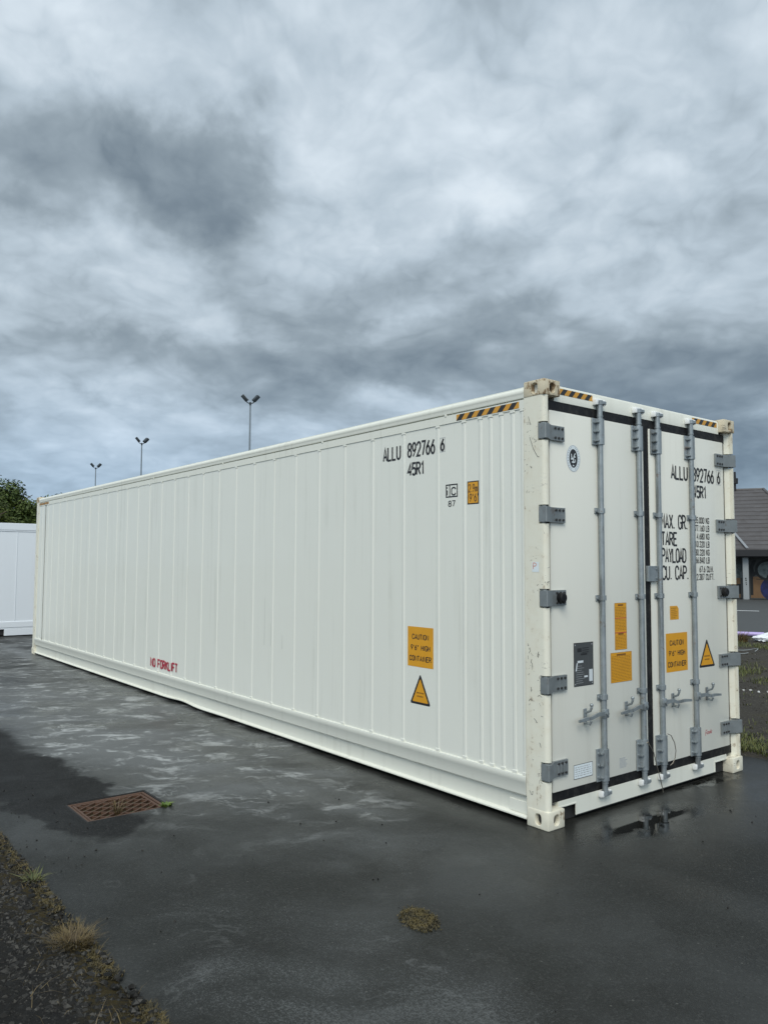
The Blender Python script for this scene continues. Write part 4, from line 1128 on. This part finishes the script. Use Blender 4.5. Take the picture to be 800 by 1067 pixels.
# a few loose chips on the tarmac
cp = [(g.uniform(-2.5, 3), g.uniform(-2.6, 1.5), .003) for _ in range(110)]
cp = [p for p in cp if not (p[0] < 0.0 and p[1] > -.05)]
cp = [p for p in cp if not (GX0-.02 < p[0] < GX1+.02 and GY0-.02 < p[1] < GY1+.02)] + [(g.uniform(-3.2, -1.2), g.uniform(-2.72, -2.3), .003) for _ in range(60) ]
cp = [p for p in cp if not (GX0-.02 < p[0] < GX1+.02 and GY0-.02 < p[1] < GY1+.02)]
tag(rocks('grit', cp, lambda g: .002+.005*g.random()**2, M['gravel'], 17), 'tiny grit scattered on the wet asphalt', 'grit', kind='stuff')

# ================================================================== WASTE GROUND AT THE RIGHT
g = np.random.default_rng(8); pts = []
for _ in range(6000):
    b = g.uniform(6.0, 22); a = g.uniform(-1.6, 3.2)
    p = F(a, b)
    if p.y < 3.0 or p.x < -8.8: continue
    pts.append((p.x, p.y, .016))
o = rocks('rubble_gravel', pts, lambda g: .006+.022*g.random()**4, M['gravelbrown'], 21, 'stuff'); tag(o, 'dark rubble gravel of the waste ground beyond the asphalt', 'gravel')
V, Fc = [], []; rg = random.Random(44)
def grass_band(n, fa, fb, dens_seed, h0, h1):
    c = 0
    while c < n:
        p = fa(); 
        if mnoise.noise(Vector((p.x*1.1, p.y*1.1, dens_seed))) < fb: continue
        blades(V, Fc, (p.x, p.y, .012), 5, .05, h0, h1, .007, .8, rg); c += 1
grass_band(2600, lambda: Vector((rg.uniform(-3.0, 2.2), 3.0+abs(rg.gauss(0, .36)), 0)), -.45, 3, .02, .07)
grass_band(2000, lambda: F(rg.uniform(-2.2, 3.4), 13.0+rg.gauss(0, .75)), -.15, 6, .03, .10)
grass_band(1400, lambda: F(rg.uniform(-2.2, 3.6), 18.2+rg.gauss(0, .7)), -.1, 9, .03, .09)
grass_band(120, lambda: F(rg.uniform(-1.5, 2), rg.uniform(8, 12)), .1, 2, .02, .07)
tag(raw('rough_grass', V, Fc, M['turf'], smooth=60), 'patchy olive grass in strips across the waste ground', 'grass', kind='stuff')
# pale stones in a row
for i, (pxx, du) in enumerate(((771.3, 0), (779.0, .02), (787.0, -.05), (797.0, 0))):
    dd = 11.55; p = F((pxx-776)*.001*dd, dd+du)
    o = rocks('pale_stone', [(0, 0, .012)], lambda g: .021, M['whitestone'], 30+i); o.location = (p.x, p.y, .012)
    tag(o, ('small white stone nearest the container corner in the row on the waste ground', 'white stone second from the container corner in the row', 'white stone third from the container corner in the row', 'white stone farthest from the container corner in the row')[i], 'stone', 'white stones lying in a row on the waste ground')
# heap of white sheeting, lilac pipe, wire hoop, yellow weed
bm = BM()
bmesh.ops.create_icosphere(bm, subdivisions=4, radius=1.0)
for v in bm.verts:
    p = v.co.copy(); n = mnoise.fractal(p*1.9+Vector((4, 1, 2)), 1.0, 2.0, 4); cr = abs(mnoise.noise(p*4.0))
    k = 1+.32*n-.16*cr
    v.co = Vector((p.x*.30*k, p.y*.22*k, max(p.z, -.5)*.13*k*(1.15+.3*p.x)+.07))
    v.co.x += .05*p.z
o = mk('plastic_sheet', bm, M['bag'], smooth=50); p = F(.46, 19.2); o.location = (p.x, p.y, .02); o.rotation_euler = (0, 0, math.atan2(UU.y, UU.x)+.15); tag(o, 'crumpled heap of white plastic sheeting dumped at the road edge', 'plastic sheet')
bm = BM(); tube(bm, [(-.75, 0, .055), (.42, .02, .055)], .05, 14); tube(bm, [(-.75, 0, .055), (-.69, 0, .055)], .058, 14)
o = mk('plastic_pipe', bm, M['purple']); p = F(-.05, 20.3); o.location = (p.x, p.y, .03); o.rotation_euler = (0, 0, math.atan2(UU.y, UU.x)); tag(o, 'lilac plastic pipe lying on the ground beside the white sheeting', 'pipe')
bm = BM(); tube(bm, [(.24*math.cos(a*.24), .36*math.sin(a*.24), .04+.03*math.sin(a*.5)) for a in range(25)], .006, 6)
o = mk('wire_hoop', bm, M['column']); p = F(-.08, 16.6); o.location = (p.x, p.y, .02); tag(o, 'loose loop of pale wire lying on the waste ground', 'wire')
p = F(-.10, 18.9); tuft('weed', (p.x, p.y, .02), 140, .14, .10, .30, .012, .7, M['drygrass'], 'tall yellowing weed beside the lilac pipe', 'weed')

# ================================================================== BUILDING WITH GREY ROOF
BO = empty('pavilion_building', F(0, 42.3), math.atan2(UU.y, UU.x)); BO.location.z = .02
tag(BO, 'low building with grey tiled hipped roof and painted mural walls beyond the road', 'building')
# local: x right along the front, y away, z up
bm = BM(); box(bm, (-14, 1.0, 0), (2.6, 9, 2.46)); mk('wall', bm, M['wall'], BO)
EZ, EYF, RZ = 2.44, -.25, 5.78
bm = BM(); RL = 1.0   # ridge end
def course_roof(bm, n=15):
    for i in range(n):
        t0, t1 = i/n, (i+1)/n
        def P(tt, lift):
            y = EYF+4.6*tt; z = EZ+(RZ-EZ)*tt+lift; xr = 3.6+(RL-3.6)*tt
            return y, z, xr
        ya, za, xa = P(t0, .055); yb, zb, xb = P(t1, .012)
        vs = [bm.verts.new(q) for q in ((-15, ya, za), (xa, ya, za), (xb, yb, zb), (-15, yb, zb))]; bm.faces.new(vs)
        v2 = [bm.verts.new(q) for q in ((-15, ya, za-.06), (xa, ya, za-.06))]; bm.faces.new((v2[0], v2[1], vs[1], vs[0]))
        # right hip plane
        h0 = [bm.verts.new(q) for q in ((xa, ya, za), (xa, 9.6-(ya-EYF), za), (xb, 9.6-(yb-EYF), zb), (xb, yb, zb))]; bm.faces.new(h0)
        # rear slope
        r0 = [bm.verts.new(q) for q in ((-15, 9.6-(ya-EYF), za), (xa, 9.6-(ya-EYF), za), (xb, 9.6-(yb-EYF), zb), (-15, 9.6-(yb-EYF), zb))]; bm.faces.new(r0[::-1])
    # ridge and hip caps
    tube(bm, [(-15, EYF+4.62, RZ+.0), (RL, EYF+4.62, RZ+.0)], .085, 8)
    tube(bm, [(3.62, EYF-.02, EZ+.07), (RL, EYF+4.6, RZ+.02)], .085, 8)
course_roof(bm); roof = mk('roof', bm, M['tile'], BO, smooth=0, recalc=False)
bm = BM()   # lead strip down the slope
A = Vector((-.62, EYF+1.42, EZ+(RZ-EZ)*1.42/4.6+.075)); Bq = Vector((.13, EYF-.02, EZ+.07)); sd = Vector((.06, .03, .0))
vs = [bm.verts.new(q) for q in (A-sd, A+sd, Bq+sd, Bq-sd)]
f = bm.faces.new(vs); rr_ = bmesh.ops.extrude_face_region(bm, geom=[f])
for v in [q for q in rr_['geom'] if isinstance(q, bmesh.types.BMVert)]: v.co.z += .04
mk('flashing_strip', bm, M['lead'], roof)
bm = BM(); tube(bm, [(-.42, 4.3, 5.6), (-.42, 4.3, 6.12), (-.41, 4.3, 6.14), (-.40, 4.3, 6.42), (-.41, 4.3, 6.44), (-.42, 4.3, 6.78)], [.10, .10, .19, .19, .10, .10], 12)
mk('chimney', bm, M['fascia'], roof)
bm = BM(); box(bm, (-15, EYF-.02, EZ-.32), (3.6, EYF+.10, EZ+.0), .01); box(bm, (-15, EYF+.10, EZ-.36), (3.6, 1.0, EZ-.30)); mk('fascia_board', bm, M['fascia'], BO)
bm = BM(); box(bm, (-.10, .15, 0), (.17, .42, EZ-.36), .015); mk('column', bm, M['column'], BO)
bm = BM(); box(bm, (-5.1, .15, 0), (-4.83, .42, EZ-.36), .015); mk('column', bm, M['column'], BO)
D = Decal(); fnb = lambda u_, v_, l: (u_, .997-.002*l, v_)
D.rect(.25, 2.5, .06, 1.12, 0, 0); D.rect(-1.5, -.22, .06, 1.05, 0, 0); D.rect(-3.5, -1.6, .06, 1.4, 1, 0)
D.rect(.32, 2.5, 1.13, 2.08, 4, 0); D.rect(-1.4, -.12, 1.06, 1.75, 1, 0)
def disc(cx, cz, a, b, n=28): return [(cx+a*math.cos(2*math.pi*k/n), cz+b*math.sin(2*math.pi*k/n)) for k in range(n)]
D.poly(disc(1.02, 1.46, .50, .46), 1, 1)
D.stroke([(1.02+.50*math.cos(R(a)), 1.46+.47*math.sin(R(a))) for a in range(50, 345, 12)], .12, 2, 2)
D.stroke([(.55, 1.35), (.35, 1.2), (.30, 1.6), (.45, 1.95)], .16, 2, 2); D.stroke([(1.2, 1.35), (1.35, 1.5), (1.5, 1.4)], .09, 2, 2)
D.stroke([(-.75, 1.55), (-.45, 1.65)], .08, 2, 2); D.stroke([(-.8, 1.35), (-.4, 1.40)], .08, 2, 2)
D.poly(disc(1.18, .52, .50, .56), 3, 1); D.stroke([(.98, 1.0), (1.06, 1.2)], .10, 2, 3)
D.rect(.24, .36, .2, 1.5, 2, 2); D.rect(-.40, -.20, .25, .75, 2, 1); D.rect(-.6, -.5, .3, .8, 2, 1); D.stroke([(.5, 1.0), (.95, .98)], .03, 2, 2)
D.build('mural', [M['muralbrown'], M['muralgrey'], M['muralblack'], M['muralblue'], M['wall']], fnb, BO)
for k, z in enumerate((1.02, .93, .80, .72)):
    bm = BM(); box(bm, (.01*k, .139, z), (.06+.012*(k % 2), .149, z+.05)); mk('column_mark', bm, M['muralblack'], BO)

# ================================================================== FLOODLIGHT POLES
def floodlight(loc, yaw, label, hgt=12.0):
    t = empty('floodlight_pole', (loc[0], loc[1], 0), yaw); tag(t, label, 'floodlight', 'tall floodlight poles beyond the long container')
    bm = BM(); tube(bm, [(0, 0, -.02), (0, 0, .25), (0, 0, .26), (0, 0, hgt-.85)], [.15, .15, .085, .045], 12); mk('pole', bm, M['pole'], t)
    bm = BM(); zc = hgt-.72
    tube(bm, [(0, -.28, zc+.10), (0, -.18, zc), (0, 0, zc-.08), (0, .18, zc), (0, .28, zc+.10)], .03, 8); tube(bm, [(0, 0, zc-.16), (0, 0, zc+.02)], .06, 10)
    mk('crossarm', bm, M['lamp'], t)
    for s in (-1, 1):
        mt = Matrix.Translation((0, s*.33, zc+.26)) @ Matrix.Rotation(-s*R(42), 4, 'X') @ Matrix.Rotation(R(18*s), 4, 'Z') @ Matrix.Scale(.66, 4)
        bm = BM(); box(bm, (-.26, -.15, -.33), (.26, .15, .33), .03, 0, 2, mt)
        box(bm, (-.05, -.13, -.20), (.05, -.08, -.05), .01, 0, 1, mt)
        hd_ = mk('lamp_head', bm, M['lamp'], t)
        bm = BM(); box(bm, (-.20, .1505, -.28), (.20, .158, .28), .003, 0, 1, mt); mk('lamp_glass', bm, M['lens'], hd_)
        bm = BM(); tube(bm, [(0, s*.25, zc+.08), (.08, s*.28, zc+.16), (.10, s*.36, zc+.30)], .02, 6); mk('bracket', bm, M['lamp'], hd_)
    return t
def pole_at(pxx, pyy, hgt):
    v = d + r2*((pxx-400)/FPX) - u2*((pyy-533.5)/FPX); k = (hgt-CAM.z)/v.z; p = CAM+v*k
    return p.x, p.y
floodlight(pole_at(261, 407, 12), R(-24), 'tallest looking twin floodlight pole nearest the long container')
floodlight(pole_at(148, 452.5, 12), R(-4), 'twin floodlight pole between the nearest and the farthest one')
floodlight(pole_at(100, 480, 12), R(-12), 'farthest twin floodlight pole, shortest above the container roof')

# ================================================================== TREES
def tree(loc, height, cr, seed, m, label, leaves=9000, lsz=.17, low=.22):
    rg = random.Random(seed); t = empty('broadleaf_tree', (loc[0], loc[1], -.02), rg.uniform(0, 6))
    tag(t, label, 'tree', 'broadleaf trees behind the yard')
    bm = BM(); top = height*.75
    tube(bm, [(0, 0, -.02), (.05, .02, height*.2), (-.04, .05, height*.45), (.03, 0, top)], [.22, .17, .12, .03], 10)
    for k in range(9):
        a = rg.uniform(0, 6.283); z = height*rg.uniform(.22, .6); l = cr*rg.uniform(.55, .95)
        e = Vector((math.cos(a)*l, math.sin(a)*l, z+l*rg.uniform(.3, .8)))
        tube(bm, [(0, 0, z), tuple(e*.5+Vector((0, 0, z*.5+.05))), tuple(e)], [.09, .055, .015], 6)
    mk('trunk', bm, M['bark'], t)
    clumps = []
    zc = height*(low+1)/2; hz = height*(1-low)/2
    for k in range(46):
        while True:
            p = Vector((rg.uniform(-1, 1), rg.uniform(-1, 1), rg.uniform(-1, 1)))
            if .35 < p.length < 1: break
        p = p.normalized()*(.45+.45*rg.random())
        clumps.append((Vector((p.x*cr, p.y*cr, zc+p.z*hz)), cr*rg.uniform(.17, .34)))
    V, Fc = [], []
    for _ in range(leaves):
        c, rr = rg.choice(clumps)
        v = Vector((rg.gauss(0, 1), rg.gauss(0, 1), rg.gauss(0, 1))).normalized()
        p = c+v*rr*(rg.random()**.45)*Vector((1, 1, .85)).length/1.65
        if p.z < .4: continue
        n = (v+Vector((rg.uniform(-.8, .8), rg.uniform(-.8, .8), rg.uniform(-.3, 1.0)))).normalized(); a = n.orthogonal().normalized(); b = n.cross(a)
        th = rg.uniform(0, 6.283); a, b = a*math.cos(th)+b*math.sin(th), b*math.cos(th)-a*math.sin(th); s = lsz*rg.uniform(.6, 1.3)
        k = len(V); V += [tuple(p-a*s), tuple(p+b*s*.5-a*.2*s), tuple(p+a*s), tuple(p-b*s*.5-a*.1*s)]; Fc.append((k, k+1, k+2, k+3))
    raw('crown', V, Fc, m, t)
    return t
tree((-41.5, 4.9), 6.75, 3.3, 1, M['leaf'], 'dark green tree with the highest crown above the shorter white container', 22000, .10)
tree((-40.8, 6.9), 5.85, 2.1, 2, M['leaf'], 'lower dark tree at the right of the group, half hidden by the long container', 15000, .10)
tree((-38.6, 3.5), 6.1, 2.5, 3, M['leaf2'], 'paler green tree in front of the group at the left picture edge', 14000, .09)
tree((-42.0, .2), 6.6, 3.0, 4, M['leaf'], 'dark tree at the left end of the group, beyond the picture edge', 6000)
